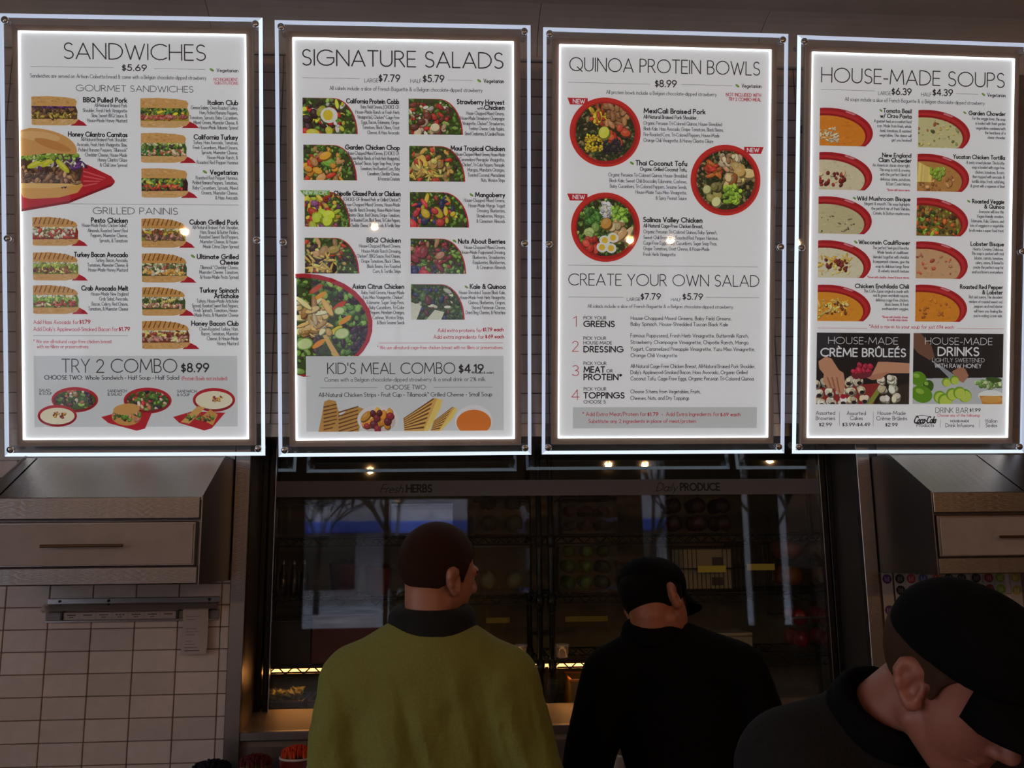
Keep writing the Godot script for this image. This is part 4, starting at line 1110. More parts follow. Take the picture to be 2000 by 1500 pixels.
# ---------------------------------------------------------------- printed matter: a stroke alphabet and a small picture painter
const GLYPHS := {
	"A": ".74|M 0 0 L .37 1 L .74 0 M .12 .3 L .62 .3", "B": ".52|M 0 0 L 0 1 L .25 1 E .25 .76 .22 .24 90 -90 L 0 .52 M .25 .52 E .27 .26 .25 .26 90 -90 L 0 0",
	"C": ".82|E .5 .5 .5 .5 48 312", "D": ".72|M 0 0 L 0 1 L .22 1 E .22 .5 .5 .5 90 -90 L 0 0", "E": ".46|M .46 1 L 0 1 L 0 0 L .46 0 M 0 .5 L .42 .5",
	"F": ".44|M .44 1 L 0 1 L 0 0 M 0 .5 L .4 .5", "G": ".93|E .5 .5 .5 .5 48 330 L .93 .5 L .55 .5", "H": ".66|M 0 0 L 0 1 M .66 0 L .66 1 M 0 .5 L .66 .5",
	"I": ".02|M .01 0 L .01 1", "J": ".34|M .34 1 L .34 .25 E .15 .24 .19 .24 0 -150", "K": ".58|M 0 0 L 0 1 M .55 1 L 0 .42 M .16 .58 L .58 0", "L": ".42|M 0 1 L 0 0 L .42 0",
	"M": ".9|M 0 0 L .08 1 L .45 .2 L .82 1 L .9 0", "N": ".68|M 0 0 L 0 1 L .68 0 L .68 1", "O": "1|E .5 .5 .5 .5 0 360", "P": ".48|M 0 0 L 0 1 L .23 1 E .23 .74 .25 .26 90 -90 L 0 .48",
	"Q": "1|E .5 .5 .5 .5 0 360 M .58 .3 L .95 -.03", "R": ".54|M 0 0 L 0 1 L .23 1 E .23 .74 .25 .26 90 -90 L 0 .48 M .24 .48 L .54 0",
	"S": ".5|E .26 .75 .22 .25 35 270 E .25 .25 .25 .25 90 -145", "T": ".56|M 0 1 L .56 1 M .28 1 L .28 0", "U": ".64|M 0 1 L 0 .32 E .32 .32 .32 .32 180 360 L .64 1",
	"V": ".68|M 0 1 L .34 0 L .68 1", "W": "1.02|M 0 1 L .27 0 L .51 .9 L .75 0 L 1.02 1", "X": ".6|M 0 0 L .6 1 M 0 1 L .6 0", "Y": ".6|M 0 1 L .3 .48 L .6 1 M .3 .48 L .3 0", "Z": ".56|M 0 1 L .56 1 L 0 0 L .56 0",
	"a": ".52|E .26 .28 .26 .28 0 360 M .52 .56 L .52 0", "b": ".52|M 0 1 L 0 0 M .52 .28 E .26 .28 .26 .28 0 360", "c": ".46|E .27 .28 .27 .28 48 312", "d": ".52|E .26 .28 .26 .28 0 360 M .52 1 L .52 0",
	"e": ".52|M .01 .3 L .52 .3 E .26 .28 .26 .28 4 310", "f": ".3|M .1 0 L .1 .8 E .27 .8 .17 .2 180 70 M 0 .56 L .27 .56", "g": ".52|E .26 .28 .26 .28 0 360 M .52 .56 L .52 -.08 E .27 -.06 .25 .24 0 -145",
	"h": ".44|M 0 1 L 0 0 M 0 .32 E .22 .34 .22 .24 180 0 L .44 0", "i": ".03|M .015 .56 L .015 0 M .015 .8 L .015 .82", "j": ".14|M .12 .56 L .12 -.15 E 0 -.15 .12 .13 0 -80 M .12 .8 L .12 .82",
	"k": ".42|M 0 1 L 0 0 M .37 .56 L 0 .2 M .13 .32 L .42 0", "l": ".02|M .01 1 L .01 0", "m": ".72|M 0 .56 L 0 0 M 0 .36 E .18 .36 .18 .22 180 0 L .36 0 M .36 .36 E .54 .36 .18 .22 180 0 L .72 0",
	"n": ".44|M 0 .56 L 0 0 M 0 .32 E .22 .34 .22 .24 180 0 L .44 0", "o": ".56|E .28 .28 .28 .28 0 360", "p": ".52|M 0 .56 L 0 -.3 M .52 .28 E .26 .28 .26 .28 0 360", "q": ".52|E .26 .28 .26 .28 0 360 M .52 .56 L .52 -.3",
	"r": ".25|M 0 .56 L 0 0 M 0 .32 E .22 .34 .22 .24 180 75", "s": ".33|E .17 .42 .15 .145 35 270 E .16 .14 .16 .14 90 -145", "t": ".3|M .12 .85 L .12 .14 E .25 .14 .13 .14 180 290 M 0 .56 L .29 .56",
	"u": ".42|M 0 .56 L 0 .22 E .21 .22 .21 .22 180 360 M .42 .56 L .42 0", "v": ".46|M 0 .56 L .23 0 L .46 .56", "w": ".7|M 0 .56 L .18 0 L .35 .5 L .52 0 L .7 .56", "x": ".42|M 0 0 L .42 .56 M 0 .56 L .42 0",
	"y": ".46|M 0 .56 L .23 .02 M .46 .56 L .1 -.3", "z": ".4|M 0 .56 L .4 .56 L 0 0 L .4 0",
	"0": ".56|E .28 .48 .28 .48 0 360", "1": ".2|M 0 .8 L .18 .96 L .18 0", "2": ".54|E .26 .7 .25 .26 165 -38 L 0 0 L .54 0", "3": ".5|E .24 .73 .22 .23 150 -90 E .24 .25 .26 .25 90 -150",
	"4": ".56|M .42 0 L .42 .96 L 0 .27 L .56 .27", "5": ".5|M .46 .96 L .13 .96 L .08 .55 E .23 .31 .27 .31 122 -150", "6": ".54|M .38 .98 L .06 .42 M .54 .28 E .27 .28 .27 .28 0 360", "7": ".5|M 0 .96 L .5 .96 L .14 0",
	"8": ".52|E .26 .73 .21 .23 -90 270 E .26 .25 .26 .25 90 450", "9": ".54|E .27 .68 .27 .28 0 360 M .5 .54 L .16 0",
	"$": ".42|E .22 .62 .18 .18 35 270 E .21 .26 .21 .18 90 -145 M .215 .95 L .215 -.07", ".": ".04|M .02 0 L .02 .03", ",": ".08|M .05 .04 L .01 -.13", "-": ".26|M 0 .34 L .26 .34", "&": ".66|M .66 0 L .18 .62 E .27 .78 .16 .2 200 -30 L .1 .42 E .26 .23 .26 .24 140 330 L .62 .5",
	"'": ".03|M .015 1 L .015 .78", "!": ".03|M .015 1 L .015 .28 M .015 0 L .015 .03", "*": ".3|M .15 .98 L .15 .68 M .02 .92 L .28 .74 M .02 .74 L .28 .92", "•": ".18|E .09 .36 .06 .06 0 360 E .09 .36 .02 .02 0 360",
	"(": ".16|E .3 .4 .3 .62 130 230", ")": ".16|E -.14 .4 .3 .62 50 -50", "/": ".38|M 0 -.1 L .38 1.05", ":": ".04|M .02 0 L .02 .03 M .02 .5 L .02 .53", "[": ".16|M .16 1.05 L 0 1.05 L 0 -.15 L .16 -.15", "]": ".16|M 0 1.05 L .16 1.05 L .16 -.15 L 0 -.15",
	"%": ".8|E .18 .74 .18 .22 0 360 E .62 .22 .18 .22 0 360 M .62 1 L .18 0", "®": ".24|E .12 .86 .12 .12 0 360", "¢": ".44|E .26 .4 .24 .27 48 312 M .27 .78 L .27 .02",
	"è": ".52|M .01 .3 L .52 .3 E .26 .28 .26 .28 4 310 M .16 .88 L .32 .7", "é": ".52|M .01 .3 L .52 .3 E .26 .28 .26 .28 4 310 M .36 .88 L .2 .7", "û": ".42|M 0 .56 L 0 .22 E .21 .22 .21 .22 180 360 M .42 .56 L .42 0 M .08 .7 L .21 .86 L .34 .7",
	"È": ".46|M .46 1 L 0 1 L 0 0 L .46 0 M 0 .5 L .42 .5 M .12 1.3 L .3 1.12", "É": ".46|M .46 1 L 0 1 L 0 0 L .46 0 M 0 .5 L .42 .5 M .34 1.3 L .16 1.12", "Û": ".64|M 0 1 L 0 .32 E .32 .32 .32 .32 180 360 L .64 1 M .18 1.12 L .32 1.3 L .46 1.12",
}
const INKS := [Color(.14, .14, .16), Color(.34, .34, .37), Color(.74, .12, .17), Color(.96, .96, .97), Color(.1, .1, .12), Color(.8, .36, .41), Color(.42, .6, .16)]
var glyph_paths := {}
var glyph_dots := {}
var page: Image
var clip_left := PackedInt32Array()
var clip_right := PackedInt32Array()
var dice := RandomNumberGenerator.new()

func glyph(ch: String) -> Array:            # [width, [polyline, ...]] in cap heights
	if glyph_paths.has(ch): return glyph_paths[ch]
	var halves: PackedStringArray = (GLYPHS[ch] if GLYPHS.has(ch) else ".3|M 0 0 L 0 0").split("|")
	var words: PackedStringArray = halves[1].split(" ")
	var lines := []
	var line := PackedVector2Array()
	var i := 0
	while i < words.size():
		if words[i] == "M":
			if line.size() > 1: lines.append(line)
			line = PackedVector2Array([Vector2(float(words[i + 1]), float(words[i + 2]))]); i += 3
		elif words[i] == "L":
			line.append(Vector2(float(words[i + 1]), float(words[i + 2]))); i += 3
		else:
			var a0 := float(words[i + 5]); var a1 := float(words[i + 6])
			var steps := maxi(4, int(absf(a1 - a0) / 24.0))
			for k in steps + 1:
				var a := deg_to_rad(lerpf(a0, a1, float(k) / steps))
				line.append(Vector2(float(words[i + 1]) + float(words[i + 3]) * cos(a), float(words[i + 2]) + float(words[i + 4]) * sin(a)))
			i += 7
	if line.size() > 1: lines.append(line)
	glyph_paths[ch] = [float(halves[0]), lines]
	return glyph_paths[ch]

func dots(ch: String, h: float, across: float, wide: float) -> Array:      # the covered pixels of a letter: [x, y, cover, ...]
	var key := "%s %d %d %d" % [ch, roundi(h * 2), roundi(across * 25), roundi(wide * 8)]
	if glyph_dots.has(key): return glyph_dots[key]
	var cover := {}
	var r := wide / 2.0
	for line in glyph(ch)[1]:
		for k in line.size() - 1:
			var a := Vector2(line[k].x * h * across, -line[k].y * h); var b := Vector2(line[k + 1].x * h * across, -line[k + 1].y * h)
			var ab := b - a; var l2 := maxf(ab.length_squared(), 1e-6)
			for y in range(floori(minf(a.y, b.y) - r), ceili(maxf(a.y, b.y) + r) + 1):
				for x in range(floori(minf(a.x, b.x) - r), ceili(maxf(a.x, b.x) + r) + 1):
					var p := Vector2(x + .5, y + .5)
					var c := clampf(r + .5 - p.distance_to(a + ab * clampf((p - a).dot(ab) / l2, 0, 1)), 0, 1)
					if c > .02:
						var at := Vector2i(x, y)
						cover[at] = maxf(cover.get(at, 0.0), c)
	var out := []
	for at in cover: out.append([at.x, at.y, cover[at]])
	glyph_dots[key] = out
	return out

func write(text: String, x: float, y: float, w: float, h: float, weight: float, ink: Color, slant := 0.0) -> void:
	var gap := .13 + weight * .6
	var natural := -gap
	for ch in text: natural += .38 if ch == " " else glyph(ch)[0] + gap
	var across := w / (natural * h)
	var wide := maxf(weight * h * (1.5 if h > 45.0 and weight < .1 else 1.25), 2.1)
	for ch in text:
		if ch == " ": x += .38 * h * across; continue
		var ox := roundi(x)
		for d in dots(ch, h, across, wide):
			var px: int = ox + d[0] + roundi(-slant * d[1]); var py: int = roundi(y) + d[1]
			if px >= 0 and py >= 0 and px < page.get_width() and py < page.get_height(): page.set_pixel(px, py, page.get_pixel(px, py).lerp(ink, d[2]))
		x += (glyph(ch)[0] + gap) * h * across

func clip_rect(x0: int, y0: int, x1: int, y1: int) -> void:
	clip_poly(PackedVector2Array([Vector2(x0, y0), Vector2(x1, y0), Vector2(x1, y1), Vector2(x0, y1)]))

func clip_poly(pts: PackedVector2Array) -> void:      # a convex outline: later strokes stay inside it
	clip_left.resize(page.get_height()); clip_right.resize(page.get_height())
	clip_left.fill(1 << 20); clip_right.fill(-1)
	for k in pts.size():
		var a := pts[k]; var b := pts[(k + 1) % pts.size()]
		if a.y > b.y: var c := a; a = b; b = c
		for y in range(maxi(0, ceili(a.y - .5)), mini(page.get_height() - 1, floori(b.y - .5)) + 1):
			var x := a.x + (b.x - a.x) * (0.0 if b.y - a.y < 1e-6 else (y + .5 - a.y) / (b.y - a.y))
			clip_left[y] = mini(clip_left[y], maxi(0, roundi(x))); clip_right[y] = maxi(clip_right[y], mini(page.get_width(), roundi(x)))

func span(y: int, a: float, b: float, ink: Color) -> void:
	if y < 0 or y >= page.get_height(): return
	var x0 := maxi(roundi(a), clip_left[y]); var x1 := mini(roundi(b), clip_right[y])
	if x1 > x0: page.fill_rect(Rect2i(x0, y, x1 - x0, 1), ink)

func spot(c: Vector2, rx: float, ry: float, turn: float, ink: Color) -> void:      # a turned ellipse
	var co := cos(turn); var si := sin(turn); var ix := 1.0 / (rx * rx); var iy := 1.0 / (ry * ry)
	var qa := co * co * ix + si * si * iy; var qb := 2.0 * co * si * (ix - iy); var qc := si * si * ix + co * co * iy
	var m := maxf(rx, ry)
	for y in range(floori(c.y - m), ceili(c.y + m) + 1):
		var dy := y + .5 - c.y
		var d := qb * qb * dy * dy - 4.0 * qa * (qc * dy * dy - 1.0)
		if d > 0: span(y, c.x + (-qb * dy - sqrt(d)) / (2.0 * qa), c.x + (-qb * dy + sqrt(d)) / (2.0 * qa), ink)

func shape(pts: Array, ink: Color) -> void:           # any outline, even-odd
	var lo := 1e9; var hi := -1e9
	for p in pts: lo = minf(lo, p.y); hi = maxf(hi, p.y)
	for y in range(floori(lo), ceili(hi) + 1):
		var xs := []
		for k in pts.size():
			var a: Vector2 = pts[k]; var b: Vector2 = pts[(k + 1) % pts.size()]
			if (a.y <= y + .5) != (b.y <= y + .5): xs.append(a.x + (y + .5 - a.y) / (b.y - a.y) * (b.x - a.x))
		xs.sort()
		for k in range(0, xs.size() - 1, 2): span(y, xs[k], xs[k + 1], ink)

func vary(c: Color, amount: float) -> Color:
	var f := 1.0 + dice.randf_range(-amount, amount)
	return Color(clampf(c.r * f, 0, 1), clampf(c.g * f, 0, 1), clampf(c.b * f * (1.0 + dice.randf_range(-.06, .06)), 0, 1))

func morsels(box: Rect2, n: int, inks: Array, small: float, big: float, long := 1.6) -> void:      # printed pieces of food strewn over a box
	for k in n:
		var c := Vector2(dice.randf_range(box.position.x, box.end.x), dice.randf_range(box.position.y, box.end.y))
		var r := dice.randf_range(small, big); var e := dice.randf_range(1.0, long); var a := dice.randf_range(0, PI)
		var ink := vary(inks[dice.randi() % inks.size()], .18)
		spot(c + Vector2(r * .16, r * .3), r * e, r, a, ink.darkened(.45)); spot(c, r * e * .95, r * .88, a, ink)
		spot(c - Vector2(r * .15, r * .28), r * e * .45, r * .35, a, ink.lightened(.2))

func flecks(box_: Rect2, n: int, inks: Array, small: float, big: float) -> void:
	for k in n: spot(Vector2(dice.randf_range(box_.position.x, box_.end.x), dice.randf_range(box_.position.y, box_.end.y)), dice.randf_range(small, big) * 2.2, dice.randf_range(small, big), dice.randf_range(-.3, .3), vary(inks[dice.randi() % inks.size()], .04))

func grain(x0: int, y0: int, x1: int, y1: int, amount: float) -> void:
	for y in range(maxi(0, y0), mini(page.get_height(), y1)):
		for x in range(maxi(x0, clip_left[y]), mini(x1, clip_right[y])):
			var c := page.get_pixel(x, y); var f := 1.0 + dice.randf_range(-amount, amount)
			page.set_pixel(x, y, Color(c.r * f, c.g * f, c.b * f))

func rgb(r: int, g: int, b: int) -> Color: return Color(r / 255.0, g / 255.0, b / 255.0)

var LEAFY := [rgb(86, 130, 40), rgb(120, 165, 60), rgb(60, 95, 32), rgb(150, 185, 85), rgb(70, 45, 50)]
var MEATY := [rgb(120, 80, 52), rgb(92, 58, 38), rgb(165, 118, 78), rgb(140, 96, 60)]
var CREAMY := [rgb(235, 225, 180), rgb(225, 205, 150), rgb(240, 235, 215)]

func print_sandwich(x0: float, y0: float, x1: float, y1: float, n: int) -> void:
	var w := x1 - x0; var h := y1 - y0
	var fill: Array = [
		[[rgb(96, 44, 122), rgb(128, 70, 150), rgb(70, 30, 90)], MEATY + [rgb(60, 40, 30)], [rgb(205, 180, 70), rgb(120, 80, 50)]],
		[LEAFY, [rgb(230, 210, 50), rgb(90, 140, 60), rgb(60, 90, 40)], [rgb(215, 80, 60), rgb(200, 120, 110), rgb(170, 90, 85)]],
		[[rgb(190, 210, 90), rgb(235, 225, 180)], LEAFY, [rgb(60, 140, 60), rgb(220, 100, 70), rgb(235, 190, 150)]],
		[LEAFY, [rgb(80, 30, 40), rgb(210, 200, 60), rgb(90, 150, 60)], [rgb(80, 140, 60), rgb(220, 100, 60), rgb(210, 60, 50)]],
		[CREAMY, [rgb(200, 60, 45), rgb(235, 225, 190), rgb(110, 130, 50)], [rgb(235, 225, 190), rgb(190, 60, 50), rgb(120, 100, 50)]],
		[CREAMY, [rgb(170, 195, 70), rgb(190, 205, 90)], [rgb(150, 80, 50), rgb(230, 215, 120), rgb(120, 60, 45)]],
		[CREAMY, [rgb(140, 185, 70), rgb(170, 200, 90)], [rgb(195, 80, 60), rgb(225, 200, 160), rgb(150, 60, 45)]],
		[CREAMY, [rgb(215, 195, 60), rgb(120, 90, 50), rgb(170, 60, 40)], [rgb(130, 95, 75), rgb(215, 150, 130), rgb(100, 75, 60)]],
		[[rgb(225, 225, 175), rgb(205, 205, 150)], [rgb(90, 110, 60), rgb(215, 225, 180), rgb(210, 90, 70)], [rgb(235, 165, 70), rgb(240, 185, 90), rgb(235, 225, 190)]],
		[CREAMY, [rgb(90, 120, 50), rgb(220, 205, 110), rgb(60, 80, 35)], [rgb(195, 110, 80), rgb(220, 165, 150), rgb(235, 215, 150)]],
		[CREAMY, [rgb(170, 70, 45), rgb(130, 50, 40), rgb(235, 215, 120)], [rgb(215, 140, 130), rgb(225, 165, 150), rgb(240, 225, 150)]]][n]
	var bun := rgb(222, 168, 96) if n < 4 else rgb(214, 156, 82)
	clip_rect(int(x0), int(y0), int(x1), int(y1))
	shape([Vector2(x0 + w * .7, y1), Vector2(x0 + w * .84, y0 + h * .78), Vector2(x0 + w * .94, y0 + h * .88), Vector2(x1, y1)], rgb(186, 24, 44))
	var top := [Vector2(x0, y0 + h * .02), Vector2(x0 + w * .3, y0), Vector2(x0 + w * .6, y0 + h * (.03 if n < 4 else .07)), Vector2(x0 + w * .78, y0 + h * (.08 if n < 4 else .18)), Vector2(x0 + w * .82, y0 + h * (.18 if n < 4 else .3)), Vector2(x0 + w * .8, y0 + h * .34), Vector2(x0, y0 + h * .34)]
	var low := [Vector2(x0, y0 + h * .7), Vector2(x0 + w * .82, y0 + h * .68), Vector2(x0 + w * .84, y0 + h * .8), Vector2(x0 + w * .78, y0 + h * .93), Vector2(x0 + w * .6, y1), Vector2(x0 + w * .05, y1), Vector2(x0, y1 - h * .03)]
	shape(low, bun.lightened(.12)); flecks(Rect2(x0, y0 + h * .82, w * .7, h * .13), 30, [bun, bun.lightened(.2), bun.lightened(.1)], h * .015, h * .04)
	shape([Vector2(x0, y0 + h * .25), Vector2(x0 + w * .78, y0 + h * .25), Vector2(x0 + w * .83, y0 + h * .5), Vector2(x0 + w * .82, y0 + h * .76), Vector2(x0, y0 + h * .78)], (fill[1][0] as Color).darkened(.25))
	for k in 3: morsels(Rect2(x0, y0 + h * (.28 + .15 * k), w * .77, h * .13), 60, fill[k], h * .02, h * .055, 2.6)
	shape(top, bun)
	flecks(Rect2(x0, y0 + h * .06, w * .66, h * .2), 40, [bun, bun.lightened(.12), bun.darkened(.07)], h * .015, h * .04)
	if n >= 4:
		for k in 9:
			var sx := x0 + w * (.02 + .085 * k)
			shape([Vector2(sx, y0 + h * .25), Vector2(sx + w * .05, y0 + h * .02), Vector2(sx + w * .065, y0 + h * .03), Vector2(sx + w * .018, y0 + h * .26)], rgb(120, 66, 26))
		clip_rect(int(x0), int(y0), int(x1), int(y1))
		shape([Vector2(x0 + w * .45, y0 - 1), Vector2(x1, y0 - 1), Vector2(x1, y0 + h * .3), Vector2(x0 + w * .82, y0 + h * .26), Vector2(x0 + w * .76, y0 + h * .16), Vector2(x0 + w * .6, y0 + h * .06)], PAPER)
	grain(int(x0), int(y0), int(x0 + w * .86), int(y1), .1)

func print_big_sandwich(x0: float, y0: float, x1: float, y1: float) -> void:
	var w := x1 - x0; var h := y1 - y0
	var q := func(u: float, v: float) -> Vector2: return Vector2(x0 + w * u, y0 + h * v)
	clip_rect(int(x0), int(y0), int(x1), int(y1))
	shape([q.call(0, .98), q.call(0, .62), q.call(.7, .43), q.call(.96, .57), q.call(1, .63), q.call(.97, .67), q.call(.6, .84), q.call(.25, .94)], rgb(196, 26, 44))
	shape([q.call(0, 1), q.call(0, .97), q.call(.5, .87), q.call(1, .64), q.call(.96, .69), q.call(.5, .9)], rgb(140, 14, 30))
	for k in 4: shape([q.call(.66, .5 + .06 * k), q.call(.9 - .03 * k, .585 + .02 * k), q.call(.9 - .03 * k, .6 + .02 * k), q.call(.66, .52 + .06 * k)], rgb(224, 92, 96))
	shape([q.call(0, .64), q.call(.6, .6), q.call(.66, .68), q.call(.6, .77), q.call(.4, .83), q.call(.1, .85), q.call(.02, .83), q.call(0, .78)], rgb(224, 168, 88))
	shape([q.call(0, .3), q.call(.6, .3), q.call(.66, .5), q.call(.62, .66), q.call(0, .7)], rgb(84, 54, 36))
	morsels(Rect2(x0, y0 + h * .48, w * .6, h * .17), 130, MEATY + [rgb(70, 42, 28), rgb(196, 150, 104)], h * .012, h * .03, 3.4)
	morsels(Rect2(x0 + w * .12, y0 + h * .35, w * .55, h * .12), 44, [rgb(110, 55, 130), rgb(80, 36, 96), rgb(220, 214, 190)], h * .008, h * .02, 4)
	for a in [[.16, .43, .1], [.44, .45, -.2], [.3, .4, .15]]: spot(q.call(a[0], a[1]), w * .1, h * .035, -a[2] * 4, rgb(206, 206, 46)); spot(q.call(a[0], a[1] - .008), w * .07, h * .016, -a[2] * 4, rgb(226, 222, 90))
	morsels(Rect2(x0, y0 + h * .27, w * .6, h * .09), 70, [rgb(160, 200, 70), rgb(190, 215, 110), rgb(130, 175, 50)], h * .012, h * .028, 2)
	var dome := [q.call(0, .03)]
	for k in 13: dome.append(q.call(.1 + .5 * sin(k / 12.0 * PI / 2), .28 - .28 * cos(k / 12.0 * PI / 2)))
	dome += [q.call(.58, .31), q.call(.3, .3), q.call(0, .34)]
	shape(dome, rgb(222, 164, 96)); spot(q.call(.2, .1), w * .22, h * .06, .1, rgb(232, 184, 122)); spot(q.call(.34, .2), w * .2, h * .05, .3, rgb(206, 140, 74))
	shape([q.call(0, .66), q.call(.5, .66), q.call(.6, .68), q.call(.3, .72), q.call(0, .72)], rgb(236, 190, 112))
	grain(int(x0), int(y0), int(x1), int(y1), .06)

func print_plate(c: Vector2, rx: float, ry: float, inks: Array, base: Color, n: int, back := rgb(214, 214, 216)) -> void:
	spot(c, rx, ry, 0, rgb(188, 28, 44)); spot(c + Vector2(0, ry * .1), rx * .93, ry * .84, 0, rgb(140, 16, 32)); spot(c + Vector2(0, ry * .02), rx * .88, ry * .76, 0, base)
	var keep := [clip_left.duplicate(), clip_right.duplicate()]
	var round_edge := PackedVector2Array()
	for k in 24: round_edge.append(c + Vector2(cos(k * TAU / 24) * rx * .87, sin(k * TAU / 24) * ry * .78))
	clip_poly(round_edge)
	if n: morsels(Rect2(c.x - rx * .85, c.y - ry * .75, rx * 1.7, ry * 1.5), n, inks, ry * .06, ry * .16, 1.8)
	clip_left = keep[0]; clip_right = keep[1]

func print_combo(x0: float, y0: float, x1: float, y1: float, n: int) -> void:
	var w := x1 - x0; var h := y1 - y0
	clip_rect(int(x0), int(y0), int(x1), int(y1))
	var salad := LEAFY + [rgb(190, 50, 50), rgb(210, 120, 90), rgb(40, 30, 50), rgb(225, 200, 170)]
	if n == 2: print_plate(Vector2(x0 + w * .66, y0 + h * .28), w * .34, h * .28, CREAMY, rgb(238, 228, 198), 0)
	else: print_plate(Vector2(x0 + w * (.61 if n == 0 else .66), y0 + h * .3), w * (.38 if n == 0 else .34), h * .3, salad, rgb(70, 90, 40), 90)
	if n == 0:
		print_plate(Vector2(x0 + w * .32, y0 + h * .68), w * .32, h * .26, CREAMY, rgb(238, 228, 198), 0)
		morsels(Rect2(x0 + w * .24, y0 + h * .6, w * .2, h * .12), 26, [rgb(235, 180, 60), rgb(150, 50, 30)], h * .01, h * .025, 2)
	else:
		if n == 2: morsels(Rect2(x0 + w * .62, y0 + h * .2, w * .18, h * .12), 24, [rgb(235, 180, 60), rgb(150, 50, 30)], h * .01, h * .025, 2)
		shape([Vector2(x0, y0 + h * .68), Vector2(x0 + w * .3, y0 + h * .55), Vector2(x0 + w * (.72 if n == 1 else .84), y0 + h * .58), Vector2(x0 + w * .62, y0 + h * .95), Vector2(x0 + w * .5, y1), Vector2(x0 + w * .1, y0 + h * .82)], rgb(190, 26, 44))
		if n == 1:
			spot(Vector2(x0 + w * .36, y0 + h * .66), w * .21, h * .22, 0, rgb(205, 150, 80)); morsels(Rect2(x0 + w * .17, y0 + h * .56, w * .38, h * .2), 46, LEAFY + [rgb(210, 130, 110)], h * .015, h * .04, 2)
			spot(Vector2(x0 + w * .36, y0 + h * .5), w * .19, h * .13, -.1, rgb(212, 158, 88))
		else:
			shape([Vector2(x0 + w * .12, y0 + h * .8), Vector2(x0 + w * .4, y0 + h * .42), Vector2(x0 + w * .52, y0 + h * .46), Vector2(x0 + w * .26, y0 + h * .84)], rgb(214, 164, 92)); shape([Vector2(x0 + w * .42, y0 + h * .72), Vector2(x0 + w * .6, y0 + h * .5), Vector2(x0 + w * .72, y0 + h * .62), Vector2(x0 + w * .64, y0 + h * .88)], rgb(206, 150, 78))
			morsels(Rect2(x0 + w * .2, y0 + h * .62, w * .45, h * .14), 40, LEAFY + [rgb(200, 90, 60)], h * .012, h * .03, 2)
	grain(int(x0), int(y0), int(x1), int(y1), .05)

func print_salad(x0: float, y0: float, x1: float, y1: float, n: int) -> void:
	var w := x1 - x0; var h := y1 - y0
	var rim := PackedVector2Array([Vector2(x0, y1), Vector2(x0, y0)]); var inner := rim.duplicate()
	for k in 13:
		var a := PI / 2 * (1 - k / 12.0)
		rim.append(Vector2(x0 + w * .56 + w * .44 * cos(a), y1 - h * sin(a))); inner.append(Vector2(x0 + w * .55 + w * .425 * cos(a), y1 - h * .985 * sin(a)))
	clip_poly(rim); shape(Array(rim), rgb(196, 40, 52)); clip_poly(inner); shape(Array(inner), rgb(64, 78, 34))
	var more: Array = [[rgb(240, 236, 220), rgb(200, 40, 40), rgb(215, 210, 60), rgb(60, 36, 40)], [rgb(214, 60, 52), rgb(230, 200, 160), rgb(120, 60, 50), rgb(236, 226, 200)], [rgb(236, 160, 50), rgb(200, 60, 40), rgb(205, 150, 90), rgb(120, 170, 70)], [rgb(236, 190, 80), rgb(230, 205, 120), rgb(214, 70, 50), rgb(205, 160, 90)], [rgb(240, 196, 70), rgb(200, 60, 44), rgb(190, 210, 60), rgb(150, 80, 130)], [rgb(60, 66, 110), rgb(236, 200, 60), rgb(214, 70, 70), rgb(40, 40, 80)], [rgb(236, 200, 110), rgb(200, 60, 40), rgb(60, 36, 40), rgb(196, 150, 100)], [rgb(150, 60, 70), rgb(200, 150, 110), rgb(60, 64, 110), rgb(190, 60, 70)], [rgb(60, 80, 40), rgb(64, 70, 120), rgb(226, 226, 200), rgb(120, 60, 70), rgb(80, 110, 50)]][n]
	morsels(Rect2(x0, y0, w, h), 150, LEAFY if n < 8 else [rgb(40, 62, 34), rgb(60, 88, 44), rgb(84, 112, 56)], h * .02, h * .055, 2)
	morsels(Rect2(x0, y0 + h * .1, w * .74, h * .9), 60, more, h * .025, h * .07, 2.6)
	morsels(Rect2(x0, y0 + h * .3, w * .55, h * .7), 9, more, h * .08, h * .13, 1.6)
	if n == 0: spot(Vector2(x0 + w * .48, y0 + h * .48), h * .24, h * .22, 0, rgb(244, 242, 232)); spot(Vector2(x0 + w * .46, y0 + h * .48), h * .14, h * .15, 0, rgb(238, 206, 60))
	if n == 4: morsels(Rect2(x0 + w * .15, y0 + h * .6, w * .4, h * .38), 9, [rgb(200, 216, 60), rgb(176, 200, 50)], h * .1, h * .15, 1.4)
	if n == 3 or n == 6: morsels(Rect2(x0, y0 + h * .45, w * .5, h * .5), 26, [rgb(238, 206, 110), rgb(226, 186, 80)], h * .02, h * .04, 6)
	if n == 8:
		shape([Vector2(x0, y0 + h * .5), Vector2(x0 + w * .2, y0 + h * .62), Vector2(x0 + w * .1, y1), Vector2(x0, y1)], rgb(228, 228, 206)); shape([Vector2(x0 + w * .28, y1), Vector2(x0 + w * .44, y0 + h * .72), Vector2(x0 + w * .62, y0 + h * .78), Vector2(x0 + w * .56, y1)], rgb(222, 222, 200))
	grain(int(x0), int(y0), int(x1), int(y1), .13)

